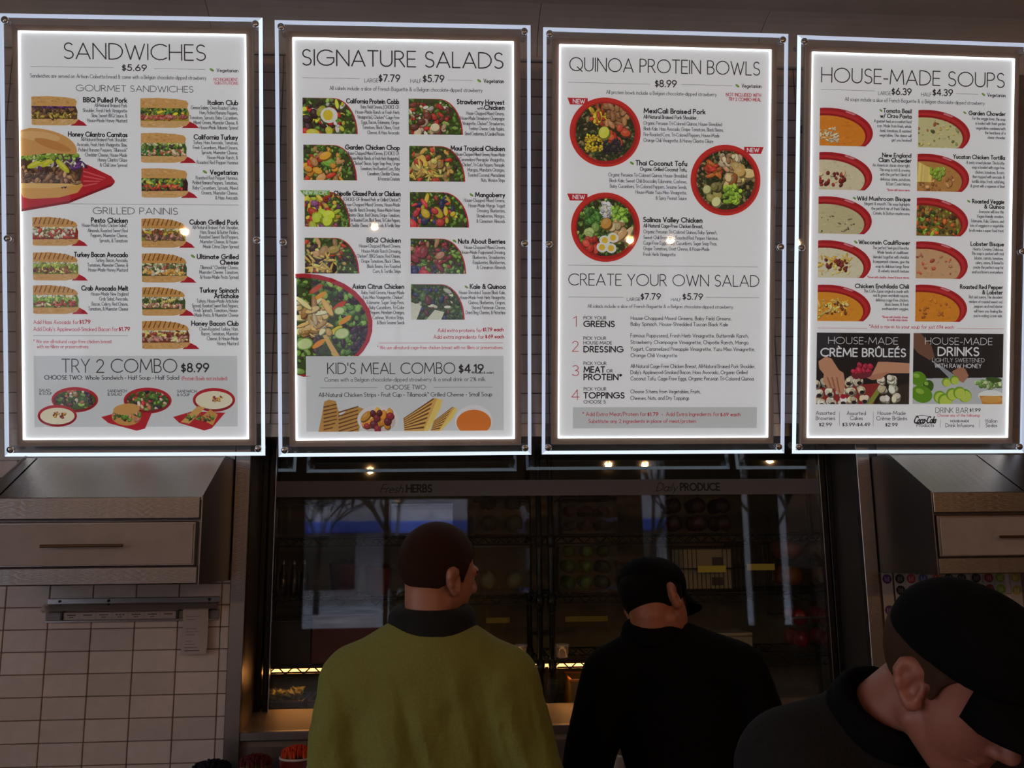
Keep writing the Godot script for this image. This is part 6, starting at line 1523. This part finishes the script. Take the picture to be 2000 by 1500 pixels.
const BOARD_TEXT := [
	[
		["SANDWICHES",210,126,676,74.4,0.05,0],
		["$5.69",487,180,116,29.2,0.14,0],
		["Vegetarian",940,180,102,16.0,0.13,0],
		["Sandwiches are served on Artisan Ciabatta bread & come with a Belgian chocolate-dipped strawberry",50,219,839,17.9,0.075,1],
		["NO INGREDIENT",925,223,115,13.4,0.1,5],
		["SUBSTITUTIONS",928,241,113,13.4,0.1,5],
		["GOURMET SANDWICHES",266,281,560,28.6,0.07,0],
		["BBQ Pulled Pork",301,334,206,21.3,0.17,4],
		["All-Natural Braised Pork",354,357,154,16.6,0.085,1],
		["Shoulder, Fresh Herb Vinaigrette",298,382,210,16.6,0.085,1],
		["Slaw, Sweet BBQ Sauce, &",338,406,170,16.6,0.085,1],
		["House-Made Honey Mustard",318,430,189,16.6,0.085,1],
		["Honey Cilantro Carnitas",228,500,279,21.3,0.17,4],
		["All-Natural Braised Pork Shoulder,",288,522,219,16.6,0.085,1],
		["Avocado, Fresh Herb Vinaigrette Slaw,",269,547,238,16.6,0.085,1],
		["Pickled Banana Peppers, Tillamook®",276,572,231,16.6,0.085,1],
		["Cheddar Cheese, House-Made",306,596,200,16.6,0.085,1],
		["Honey Cilantro Glaze",367,620,139,16.6,0.085,1],
		["& Chili Lime Spread",377,645,128,16.7,0.085,1],
		["Italian Club",897,339,143,21.4,0.17,4],
		["Genoa Salami, Oven-Roasted Turkey,",815,362,225,16.7,0.085,1],
		["Ham, Pickled Banana Peppers,",856,386,184,16.7,0.085,1],
		["Tomatoes, Sprouts, Baby Cucumbers,",807,410,233,16.7,0.085,1],
		["Mixed Greens, Muenster Cheese, &",827,434,212,16.7,0.085,1],
		["House-Made Balsamic Spread",856,458,183,16.7,0.085,1],
		["California Turkey",828,507,210,21.4,0.17,4],
		["Turkey, Hass Avocado, Tomatoes,",825,531,215,16.7,0.085,1],
		["Fresh Cucumbers, Mixed Greens,",823,555,216,16.7,0.085,1],
		["Sprouts, Muenster Cheese,",864,579,174,16.7,0.085,1],
		["House-Made Ranch, &",891,603,147,16.7,0.085,1],
		["Roasted Red Pepper Hummus",841,627,198,16.7,0.085,1],
		["Vegetarian",905,678,131,21.4,0.17,4],
		["Roasted Red Pepper Hummus,",836,702,202,16.7,0.085,1],
		["Pickled Banana Peppers, Tomatoes,",820,726,217,16.7,0.085,1],
		["Baby Cucumbers, Sprouts, Mixed",820,751,217,16.7,0.085,1],
		["Greens, Muenster Cheese,",862,775,175,16.8,0.085,1],
		["& Hass Avocado",929,799,108,16.8,0.085,1],
		["GRILLED PANINIS",341,874,405,30.9,0.07,0],
		["Pesto Chicken",333,915,172,21.4,0.17,4],
		["House-Made Pesto Chicken Salad*,",288,937,217,17.1,0.085,1],
		["Almonds, Roasted Sweet Red",315,962,190,17.1,0.085,1],
		["Peppers, Muenster Cheese,",329,986,176,17.1,0.085,1],
		["Sprouts, & Tomatoes",371,1011,134,17.1,0.085,1],
		["Turkey Bacon Avocado",250,1082,254,21.4,0.17,4],
		["Turkey, Bacon, Avocado,",352,1106,153,17.1,0.085,1],
		["Tomatoes, Muenster Cheese, &",312,1130,193,17.1,0.085,1],
		["House-Made Honey Mustard",316,1153,188,17.2,0.085,1],
		["Crab Avocado Melt",283,1245,221,21.4,0.17,4],
		["House-Made New England",328,1270,177,17.2,0.085,1],
		["Crab Salad, Avocado,",367,1294,137,17.2,0.085,1],
		["Bacon, Celery, Red Onions,",331,1319,173,17.2,0.085,1],
		["Tomatoes, & Muenster Cheese",314,1343,190,17.2,0.085,1],
		["Add Hass Avocado for",52,1409,213,18.8,0.1,5],
		["$1.79",271,1407,51,18.0,0.15,2],
		["Add Daily's Applewood-Smoked Bacon for",51,1443,402,18.9,0.1,5],
		["$1.79",459,1442,52,18.1,0.15,2],
		["* We use all-natural cage-free chicken breast",50,1502,374,17.2,0.09,5],
		["with no fillers or preservatives.",67,1527,246,17.2,0.09,5],
		["Cuban Grilled Pork",804,921,234,21.5,0.17,4],
		["All-Natural Braised Pork Shoulder,",817,944,222,17.2,0.085,1],
		["Ham, Bread & Butter Pickles,",855,967,184,17.2,0.085,1],
		["Roasted Sweet Red Peppers,",851,990,188,17.2,0.085,1],
		["Muenster Cheese, & House-",854,1013,184,17.2,0.085,1],
		["Made Citrus Dijon Spread",868,1037,171,17.2,0.085,1],
		["Ultimate Grilled",839,1089,199,21.5,0.17,4],
		["Cheese",950,1116,88,21.6,0.17,4],
		["Tillamook® Cheddar Cheese,",853,1139,185,17.2,0.085,1],
		["Muenster Cheese, Tomatoes,",849,1162,189,17.2,0.085,1],
		["& House-Made Pesto Spread",852,1186,185,17.2,0.085,1],
		["Turkey Spinach",851,1253,185,21.6,0.17,4],
		["Artichoke",921,1280,116,21.6,0.17,4],
		["Turkey, House-Made Artichoke",835,1303,201,17.3,0.085,1],
		["Spread, Roasted Sweet Red Peppers,",812,1326,223,17.3,0.085,1],
		["Fresh Spinach, Tomatoes, House-",821,1349,214,17.3,0.085,1],
		["Made Pesto, & Muenster Cheese",824,1372,211,17.3,0.085,1],
		["Honey Bacon Club",810,1415,225,21.6,0.17,4],
		["Oven-Roasted Turkey, Ham,",847,1440,188,17.3,0.085,1],
		["Bacon, Tomatoes, Muenster",857,1463,178,17.3,0.085,1],
		["Cheese, & House-Made",883,1487,152,17.3,0.085,1],
		["Honey Mustard",932,1511,102,17.3,0.085,1],
		["TRY 2 COMBO",185,1645,551,64.5,0.045,0],
		["$8.99",758,1642,132,41.5,0.13,0],
		["CHOOSE TWO:",101,1679,181,18.9,0.13,0],
		["Whole Sandwich • Half Soup • Half Salad",295,1680,451,19.8,0.1,0],
		["(Protein Bowls not included)",760,1683,219,17.3,0.11,5],
		["SALAD",75,1738,52,12.0,0.1,1],
		["& SOUP",75,1754,59,12.0,0.1,1],
		["SANDWICH",402,1742,91,12.1,0.1,1],
		["& SALAD",402,1758,67,12.1,0.1,1],
		["SANDWICH",737,1744,92,12.1,0.1,1],
		["& SOUP",737,1761,59,12.1,0.1,1],
	],
	[
		["SIGNATURE SALADS",43,130,985,75.2,0.055,0],
		["LARGE",346,209,67,18.1,0.08,1],
		["$7.79",416,203,102,33.2,0.13,0],
		["HALF",571,208,54,18.1,0.08,1],
		["$5.79",633,202,103,33.3,0.13,0],
		["Vegetarian",933,202,99,18.3,0.13,0],
		["All salads include a slice of French Baguette & a Belgian chocolate-dipped strawberry",175,249,750,18.9,0.08,1],
		["California Protein Cobb",257,312,256,21.1,0.17,4],
		["Baby Field Greens, [CHOICE OF:",327,337,189,16.6,0.085,1],
		["House-Made Ranch or Fresh Herb",301,362,214,16.6,0.085,1],
		["Vinaigrette], Chicken* Cage-Free",310,387,205,16.7,0.085,1],
		["Eggs, Bacon, Edamame, Grape",330,412,184,16.7,0.085,1],
		["Tomatoes, Black Olives, Goat",334,437,180,16.7,0.085,1],
		["Cheese, & Hass Avocado",358,462,156,16.7,0.085,1],
		["Strawberry Harvest",800,308,233,21.4,0.17,4],
		["with",901,334,31,12.2,0.13,4],
		["Chicken",936,334,97,21.4,0.17,4],
		["House-Chopped Mixed Greens,",846,361,188,16.8,0.085,1],
		["House-Made Strawberry Champagne",817,386,218,16.8,0.085,1],
		["Vinaigrette, Chicken*, Strawberries,",827,411,208,16.9,0.085,1],
		["Fontina Cheese, Gala Apples,",860,436,174,16.9,0.085,1],
		["Dried Cranberries, & Candied Pecans",839,462,195,16.9,0.085,1],
		["Garden Chicken Chop",250,538,264,21.3,0.17,4],
		["House-Chopped Mixed Greens, [CHOICE OF:",258,564,258,16.7,0.085,1],
		["House-Made Ranch, or Fresh Herb Vinaigrette],",273,589,242,16.8,0.085,1],
		["Chicken* Bacon, Sugar Snap Peas, Grape",289,614,227,16.8,0.085,1],
		["Tomatoes, Fire Roasted Corn, Baby",323,639,193,16.8,0.085,1],
		["Cucumbers, Cheddar Cheese,",357,664,158,16.8,0.085,1],
		["& Focaccia Croutons",409,689,106,16.8,0.085,1],
		["Maui Tropical Chicken",769,537,266,21.5,0.17,4],
		["House-Chopped Mixed Greens, House-Made",793,564,243,16.9,0.085,1],
		["Caramelized Pineapple Vinaigrette,",810,590,225,17.0,0.085,1],
		["Chicken*, Tri-Color Peppers, Pineapple,",825,615,211,17.0,0.085,1],
		["Mangos, Mandarin Oranges,",851,640,184,17.0,0.085,1],
		["Toasted Coconut, Macadamia",853,666,182,17.0,0.085,1],
		["Nuts, Wonton Strips",919,691,117,17.0,0.085,1],
		["Chipotle Glazed Pork or Chicken",193,765,324,21.4,0.17,4],
		["[CHOICE OF: Braised Pork or Grilled Chicken*]",239,792,278,16.9,0.085,1],
		["House-Chopped Mixed Greens, House-Made",241,817,275,16.9,0.085,1],
		["Chipotle Ranch Dressing, House-Made Honey",258,843,258,16.9,0.085,1],
		["Cilantro Glaze, Red Onions, Grape Tomatoes,",256,868,260,16.9,0.085,1],
		["Fire Roasted Corn, Black Beans, Tri Color Peppers,",269,893,247,16.9,0.085,1],
		["Cheddar Cheese, Hass Avocado, & Tortilla Strips",273,919,242,16.9,0.085,1],
		["NEW RECIPE",45,760,115,15.2,0.15,3],
		["Mangoberry",890,766,146,21.7,0.17,4],
		["House-Chopped Mixed Greens,",833,791,203,17.1,0.085,1],
		["House-Made Mango Yogurt",856,817,181,17.1,0.085,1],
		["Dressing, Blueberries,",899,842,138,17.1,0.085,1],
		["Strawberries, Mangos,",895,868,141,17.1,0.085,1],
		["& Cinnamon Almonds",895,894,141,17.1,0.085,1],
		["BBQ Chicken",353,994,164,21.3,0.17,4],
		["House-Chopped Mixed Greens,",315,1020,203,16.6,0.085,1],
		["House-Made Ranch Dressing,",327,1045,191,16.6,0.085,1],
		["Chicken*, BBQ Sauce, Red Onions,",302,1070,215,16.6,0.085,1],
		["Grape Tomatoes, Black Olives,",324,1095,193,16.6,0.085,1],
		["Black Beans, Fire Roasted",353,1120,164,16.6,0.085,1],
		["Corn, & Tortilla Strips",381,1145,136,16.7,0.085,1],
		["Nuts About Berries",804,997,232,21.5,0.17,4],
		["House-Chopped Mixed Greens,",834,1024,204,16.8,0.085,1],
		["House-Made Poppyseed Dressing,",816,1049,221,16.8,0.085,1],
		["Blueberries, Strawberries,",876,1074,162,16.8,0.085,1],
		["Raspberries, Blackberries,",876,1099,162,16.8,0.085,1],
		["& Cinnamon Almonds",896,1124,142,16.8,0.085,1],
		["Asian Citrus Chicken",281,1223,251,21.5,0.17,4],
		["Baby Field Greens, House-Made",324,1250,211,16.7,0.085,1],
		["Yuzu Miso Vinaigrette, Chicken*,",329,1274,205,16.7,0.085,1],
		["Edamame, Sugar Snap Peas,",351,1299,183,16.7,0.085,1],
		["Baby Cucumbers, Tri-Color",361,1324,173,16.8,0.085,1],
		["Peppers, Mandarin Oranges,",366,1349,168,16.8,0.085,1],
		["Cashews, Wonton Strips,",378,1374,155,16.8,0.085,1],
		["& Black Sesame Seeds",399,1399,135,16.8,0.085,1],
		["Kale & Quinoa",862,1222,175,21.7,0.17,4],
		["House-Shredded Tuscan Black Kale,",807,1249,230,16.9,0.085,1],
		["House-Made Fresh Herb Vinaigrette,",812,1274,225,16.9,0.085,1],
		["Quinoa, Blueberries, Grapes,",854,1299,183,16.9,0.085,1],
		["Shaved Parmesan Cheese,",869,1324,169,16.9,0.085,1],
		["Dried Bing Cherries, & Pistachios",840,1349,197,16.9,0.085,1],
		["Add extra proteins for",700,1438,219,18.6,0.09,2],
		["$1.79 each",925,1434,102,17.0,0.15,2],
		["Add extra ingredients for",679,1471,250,18.6,0.09,2],
		["$.69 each",937,1469,91,17.0,0.15,2],
		["* We use all-natural cage-free chicken breast with no fillers or preservatives.",400,1523,625,17.0,0.085,5],
		["KID'S MEAL COMBO",155,1645,629,53.2,0.05,0],
		["$4.19",805,1640,120,40.6,0.13,0],
		["(10 years & under)",871,1646,106,9.8,0.1,1],
		["Comes with a Belgian chocolate-dipped strawberry & a small drink or 2% milk.",139,1683,799,19.4,0.085,1],
		["CHOOSE TWO:",438,1723,204,21.1,0.07,0],
		["All-Natural Chicken Strips • Fruit Cup • Tillamook® Grilled Cheese • Small Soup",111,1759,858,20.3,0.09,0],
	],
	[
		["QUINOA PROTEIN BOWLS",51,127,973,65.9,0.05,0],
		["$8.99",486,196,108,33.0,0.13,0],
		["Vegetarian",932,191,100,18.3,0.12,0],
		["All protein bowls include a Belgian chocolate-dipped strawberry",237,238,565,18.2,0.08,1],
		["NOT INCLUDED WITH",851,236,181,15.8,0.12,2],
		["TRY 2 COMBO MEAL",865,259,167,15.8,0.12,2],
		["NEW",69,288,59,18.9,0.17,3],
		["NEW",963,516,61,19.3,0.17,3],
		["NEW",70,767,59,19.1,0.17,3],
		["MexiCali Braised Pork",430,329,313,22.4,0.17,4],
		["All-Natural Braised Pork Shoulder,",428,357,275,17.4,0.12,4],
		["Organic Peruvian Tri-Colored Quinoa, House-Shredded",428,388,402,17.5,0.08,1],
		["Black Kale, Hass Avocado, Grape Tomatoes, Black Beans,",429,416,410,17.5,0.08,1],
		["Fire-Roasted Corn, Tri-Colored Peppers, House-Made",429,445,389,17.5,0.08,1],
		["Orange Chili Vinaigrette, & Honey Cilantro Glaze",429,474,357,17.5,0.08,1],
		["Thai Coconut Tofu",390,592,261,22.5,0.17,4],
		["Organic Grilled Coconut Tofu,",411,620,240,17.5,0.12,4],
		["Organic Peruvian Tri-Colored Quinoa, House-Shredded",250,651,402,17.5,0.085,1],
		["Black Kale, Sweet Chili Broccolini, Edamame, Cashews,",256,680,396,17.5,0.085,1],
		["Baby Cucumbers, Tri-Colored Peppers, Sesame Seeds,",259,708,393,17.5,0.085,1],
		["House-Made Yuzu Miso Vinaigrette,",390,736,261,17.6,0.085,1],
		["& Spicy Peanut Sauce",493,764,158,17.6,0.085,1],
		["Salinas Valley Chicken",430,877,301,22.7,0.17,4],
		["All-Natural Cage-Free Chicken Breast,",431,905,305,17.7,0.12,4],
		["Organic Peruvian Tri-Colored Quinoa, Baby Spinach,",431,935,378,17.7,0.08,1],
		["Sweet Chili Broccolini, Roasted Red Pepper Hummus,",431,964,384,17.7,0.08,1],
		["Cage-Free Eggs, Baby Cucumbers, Sugar Snap Peas,",431,992,379,17.7,0.08,1],
		["Grape Tomatoes, Goat Cheese, & House-Made",431,1020,340,17.7,0.08,1],
		["Fresh Herb Vinaigrette",431,1049,165,17.7,0.08,1],
		["CREATE YOUR OWN SALAD",50,1200,980,56.7,0.05,0],
		["LARGE",348,1277,68,15.6,0.08,1],
		["$7.79",419,1269,101,29.8,0.13,0],
		["HALF",574,1277,54,15.6,0.08,1],
		["$5.79",635,1268,103,29.9,0.13,0],
		["All salads include a slice of French Baguette & a Belgian chocolate-dipped strawberry.",147,1313,752,16.3,0.08,1],
		["1",75,1409,16,53.0,0.04,2],
		["2",70,1534,31,53.1,0.04,2],
		["3",70,1657,33,53.3,0.04,2],
		["4",68,1780,38,53.4,0.04,2],
		["PICK YOUR",127,1372,115,14.8,0.12,0],
		["GREENS",128,1409,156,27.6,0.16,4],
		["PICK YOUR",127,1475,115,14.9,0.12,0],
		["HOUSE-MADE",127,1498,144,14.9,0.12,0],
		["DRESSING",129,1537,200,27.7,0.16,4],
		["PICK YOUR",128,1602,116,14.9,0.12,0],
		["MEAT",130,1640,105,27.8,0.16,4],
		["OR",245,1640,30,14.3,0.14,4],
		["PROTEIN*",130,1678,192,27.8,0.16,4],
		["PICK YOUR",129,1732,115,15.0,0.12,0],
		["TOPPINGS",130,1771,206,27.9,0.16,4],
		["CHOOSE 5:",129,1797,114,15.0,0.12,0],
		["House-Chopped Mixed Greens, Baby Field Greens,",368,1373,519,17.8,0.085,0],
		["Baby Spinach, House-Shredded Tuscan Black Kale",368,1403,502,17.8,0.085,0],
		["Famous Poppyseed, Fresh Herb Vinaigrette, Buttermilk Ranch,",368,1461,610,17.9,0.085,0],
		["Strawberry Champagne Vinaigrette, Chipotle Ranch, Mango",368,1495,609,17.9,0.085,0],
		["Yogurt, Caramelized Pineapple Vinaigrette, Yuzu Miso Vinaigrette,",368,1529,643,17.9,0.085,0],
		["Orange Chili Vinaigrette",369,1562,239,17.9,0.085,0],
		["All-Natural Cage-Free Chicken Breast, All-Natural Braised Pork Shoulder,",369,1617,645,17.9,0.085,0],
		["Daily's Applewood-Smoked Bacon, Hass Avocado, Organic Grilled",369,1648,604,18.0,0.085,0],
		["Coconut Tofu, Cage-Free Eggs, Organic Peruvian Tri-Colored Quinoa",369,1680,638,18.0,0.085,0],
		["Choose 5 Items from Vegetables, Fruits,",369,1746,360,18.0,0.085,0],
		["Cheeses, Nuts, and Dry Toppings",369,1779,302,18.0,0.085,0],
		["* Add Extra Meat/Protein for",124,1861,325,18.6,0.09,2],
		["$1.79",457,1861,54,17.3,0.14,2],
		["•  Add Extra Ingredients for",531,1862,297,18.8,0.09,2],
		["$.69 each",835,1863,103,17.4,0.12,2],
		["Substitute any 2 ingredients in place of meat/protein",154,1897,552,18.7,0.09,2],
	],
	[
		["HOUSE-MADE SOUPS",51,148,981,72.7,0.05,0],
		["LARGE",353,205,67,18.0,0.08,1],
		["$6.39",425,201,104,33.0,0.13,0],
		["HALF",583,205,55,18.0,0.08,1],
		["$4.39",645,199,106,33.1,0.13,0],
		["Vegetarian",941,197,98,18.1,0.12,0],
		["All soups include a slice of French Baguette & a Belgian chocolate-dipped strawberry",176,241,750,18.8,0.08,1],
		["Tomato Basil",382,294,148,19.5,0.17,4],
		["w/ Orzo Pasta",366,321,165,19.5,0.17,4],
		["A gourmet twist on a comfort-food",333,346,199,15.0,0.085,1],
		["icon. Made from fresh, whole",351,370,181,15.0,0.085,1],
		["basil, tomatoes, & sautéed",367,394,165,15.0,0.085,1],
		["vegetables. This classic will",363,418,170,15.0,0.085,1],
		["get you hooked!",428,441,106,15.0,0.085,1],
		["Garden Chowder",842,294,198,19.6,0.17,4],
		["For the veggie lover, this soup",861,319,180,15.1,0.085,1],
		["is loaded with fresh garden",880,343,162,15.1,0.085,1],
		["vegetables combined with",883,368,159,15.1,0.085,1],
		["the heartiness of a",932,391,111,15.1,0.085,1],
		["classic chowder.",947,415,97,15.1,0.085,1],
		["New England",380,522,153,19.5,0.17,4],
		["Clam Chowder",361,548,173,19.5,0.17,4],
		["An American classic done right.",329,572,200,15.0,0.085,1],
		["This soup is rich & creamy,",365,595,166,15.0,0.085,1],
		["with the perfect blend of",370,619,161,15.0,0.085,1],
		["delicious clams, potatoes,",370,643,162,15.0,0.085,1],
		["& East Coast history.",402,667,131,15.1,0.085,1],
		["*Shown with bacon mix-in.",406,696,124,10.5,0.09,5],
		["Yucatan Chicken Tortilla",762,521,280,19.7,0.17,4],
		["A zesty crowd-pleaser. This brothy",833,547,207,15.1,0.085,1],
		["soup is loaded with cage-free",864,571,177,15.1,0.085,1],
		["chicken, tomatoes, & corn,",882,596,159,15.2,0.085,1],
		["then topped with avocado &",868,620,174,15.2,0.085,1],
		["tortilla strips. Fresh, satisfying,",865,644,178,15.2,0.085,1],
		["& great with a squeeze of lime!",858,668,185,15.2,0.085,1],
		["Wild Mushroom Bisque",249,747,283,19.6,0.17,4],
		["Elegant & smooth. This soup highlights",288,771,243,15.1,0.085,1],
		["the perfect mix of fresh Shiitake,",326,795,206,15.1,0.085,1],
		["Crimini, & Button mushrooms.",334,819,198,15.1,0.085,1],
		["Roasted Veggie",869,750,173,19.7,0.17,4],
		["& Quinoa",936,776,106,19.7,0.17,4],
		["Everyone will love this",907,800,134,15.2,0.085,1],
		["Vegan-friendly creation.",896,825,145,15.2,0.085,1],
		["Edamame, Kale, Quinoa, and",865,849,177,15.2,0.085,1],
		["lots of veggies in a vegetable",860,873,182,15.2,0.085,1],
		["broth make a super food treat.",856,898,188,15.2,0.085,1],
		["Wisconsin Cauliflower",261,972,272,19.8,0.17,4],
		["The perfect feel-good favorite.",336,997,194,14.8,0.085,1],
		["Whole heads of cauliflower,",360,1020,170,14.9,0.085,1],
		["blended together with cheddar",339,1044,192,14.9,0.085,1],
		["& pepperjack cheeses, give this",338,1068,194,14.9,0.085,1],
		["soup its delicious tangy flavor",353,1092,180,14.9,0.085,1],
		["& velvety smooth texture.",368,1116,165,14.9,0.085,1],
		["*Shown with cheddar cheese & bacon mix-ins.",308,1147,226,10.7,0.09,5],
		["Lobster Bisque",865,971,179,19.9,0.17,4],
		["Hearty. Creamy. Delicious.",877,995,165,15.0,0.085,1],
		["This soup is packed with real",870,1018,174,15.0,0.085,1],
		["lobster, carrots, tomatoes,",887,1042,156,15.0,0.085,1],
		["celery, onions, & fennel to",893,1066,151,15.0,0.085,1],
		["create the perfect soup for",880,1090,165,15.0,0.085,1],
		["seafood lovers everywhere.",873,1114,173,15.0,0.085,1],
		["Chicken Enchilada Chili",245,1198,287,19.8,0.17,4],
		["This Cafe Zupas original is made with",291,1221,240,14.9,0.085,1],
		["red & green enchilada sauces,",342,1243,190,14.9,0.085,1],
		["delicious cage-free chicken,",355,1266,177,14.9,0.085,1],
		["black beans, & fresh",405,1288,128,14.9,0.085,1],
		["southwestern veggies.",390,1311,143,14.9,0.085,1],
		["*Shown with cheddar cheese",391,1352,139,10.8,0.09,5],
		["& tortilla strips mix-ins.",420,1367,109,10.8,0.09,5],
		["Roasted Red Pepper",811,1195,232,20.0,0.17,4],
		["& Lobster",933,1222,109,20.0,0.17,4],
		["Rich and savory. This decadent",860,1245,182,15.0,0.085,1],
		["mixture of roasted sweet red",861,1269,181,15.0,0.085,1],
		["peppers and real lobster",889,1293,154,15.0,0.085,1],
		["will have you feeling like",889,1318,154,15.0,0.085,1],
		["you're eating ocean-side.",887,1342,158,15.0,0.085,1],
		["*Add a mix-in to your soup for just 69¢ each",323,1405,456,18.2,0.095,2],
		["HOUSE-MADE",106,1488,372,34.7,0.07,3],
		["CRÈME BRÛLEÉS",67,1552,453,39.7,0.15,3],
		["HOUSE-MADE",626,1487,365,35.0,0.07,3],
		["DRINKS",697,1544,221,41.7,0.15,3],
		["LIGHTLY SWEETENED",666,1578,284,20.0,0.08,3],
		["WITH RAW HONEY",680,1608,254,20.0,0.13,3],
		["Assorted",45,1854,101,19.0,0.085,0],
		["Brownies",45,1881,101,19.0,0.085,0],
		["$2.99",63,1913,66,16.5,0.14,0],
		["Assorted",210,1855,101,19.1,0.085,0],
		["Cakes",228,1881,67,19.1,0.085,0],
		["$3.99-$4.49",187,1913,147,16.6,0.14,0],
		["House-Made",375,1854,150,19.1,0.085,0],
		["Crème Brûleés",369,1882,164,19.1,0.085,0],
		["$2.99",418,1914,65,16.6,0.14,0],
		["DRINK BAR",688,1843,177,25.9,0.07,0],
		["$1.99",874,1837,59,16.7,0.14,0],
		["Products",587,1917,94,18.3,0.085,0],
		["HOUSE-MADE",770,1892,100,10.0,0.16,0],
		["Drink Infusions",744,1918,155,18.4,0.085,0],
		["Italian",964,1894,62,18.4,0.085,0],
		["Sodas",964,1918,61,18.4,0.085,0],
		["Choose any of the following:",699,1863,231,14.2,0.1,5],
	],
]
const BOARD_RULES := [[[52,166,447,166,1],[639,168,885,168,1],[224,825,1041,825,1],[49,1465,502,1465,1]],[[43,191,323,191,1],[754,191,877,191,1],[406,1492,1027,1492,2],[117,1713,401,1713,1],[678,1713,972,1713,1]],[[42,184,461,184,1],[620,182,883,182,1],[48,1099,1024,1099,1],[48,1259,332,1259,1],[755,1256,1033,1256,1]],[[47,185,334,185,1],[771,186,892,186,1],[47,1406,312,1406,2],[795,1403,1054,1403,2],[169,1836,169,1912,1],[351,1837,351,1913,1],[714,1876,714,1920,1],[928,1877,928,1921,1]]]
const BOARD_TINTS := [[[50,1564,1029,1912,0]],[[49,1557,1028,1931,0]],[[74,1817,1026,1925,1]],[]]
const BOARD_LEAVES := [[[916,171,24],[879,666,24],[818,1077,24]],[[910,193,23],[870,757,22],[785,986,21],[843,1214,21]],[[909,183,23],[369,583,24]],[[919,187,22],[368,285,20],[820,284,20],[234,738,20],[849,741,20],[244,963,22]]]
const BOARD_PICTURES := [
	[["sand",54,308,317,449,0],["sand",572,310,853,454,1],["sand",573,479,837,624,2],["sand",574,650,843,793,3],["sand",52,890,314,1030,4],["sand",52,1061,313,1198,5],["sand",51,1220,313,1361,6],["sand",572,893,828,1036,7],["sand",572,1063,833,1206,8],["sand",572,1228,823,1368,9],["sand",570,1392,846,1531,10],["bigsand",0,462,448,865],["combo",66,1717,359,1923,0],["combo",370,1720,709,1931,1],["combo",716,1722,1017,1931,2]],
	[["quad",43,289,311,463,0],["quad",561,286,829,461,1],["quad",45,518,306,691,2],["quad",563,518,839,692,3],["quad",49,748,271,920,4],["quad",565,745,857,919,5],["quad",48,974,314,1149,6],["quad",567,975,842,1149,7],["quad",568,1201,834,1377,8],["bigsalad",6,1139,386,1649],["kids",107,1763,973,1932],["flag",26,741,172,765,0]],
	[["bowl",52,257,413,604,0],["bowl",671,482,1033,840,1],["bowl",61,733,412,1082,2],["flag",40,262,143,295,1],["flag",945,490,1048,525,2],["flag",41,741,144,775,1]],
	[["soup",44,279,327,472,0],["soup",569,275,850,469,1],["soup",44,505,327,697,2],["soup",568,501,850,694,3],["soup",43,731,328,922,4],["soup",568,727,848,924,5],["soup",44,956,327,1148,6],["soup",568,953,850,1145,7],["soup",45,1184,329,1371,8],["soup",569,1177,850,1369,9],["creme",44,1431,543,1800],["drinks",562,1429,1052,1798],["cola",567,1857,701,1903]],
]
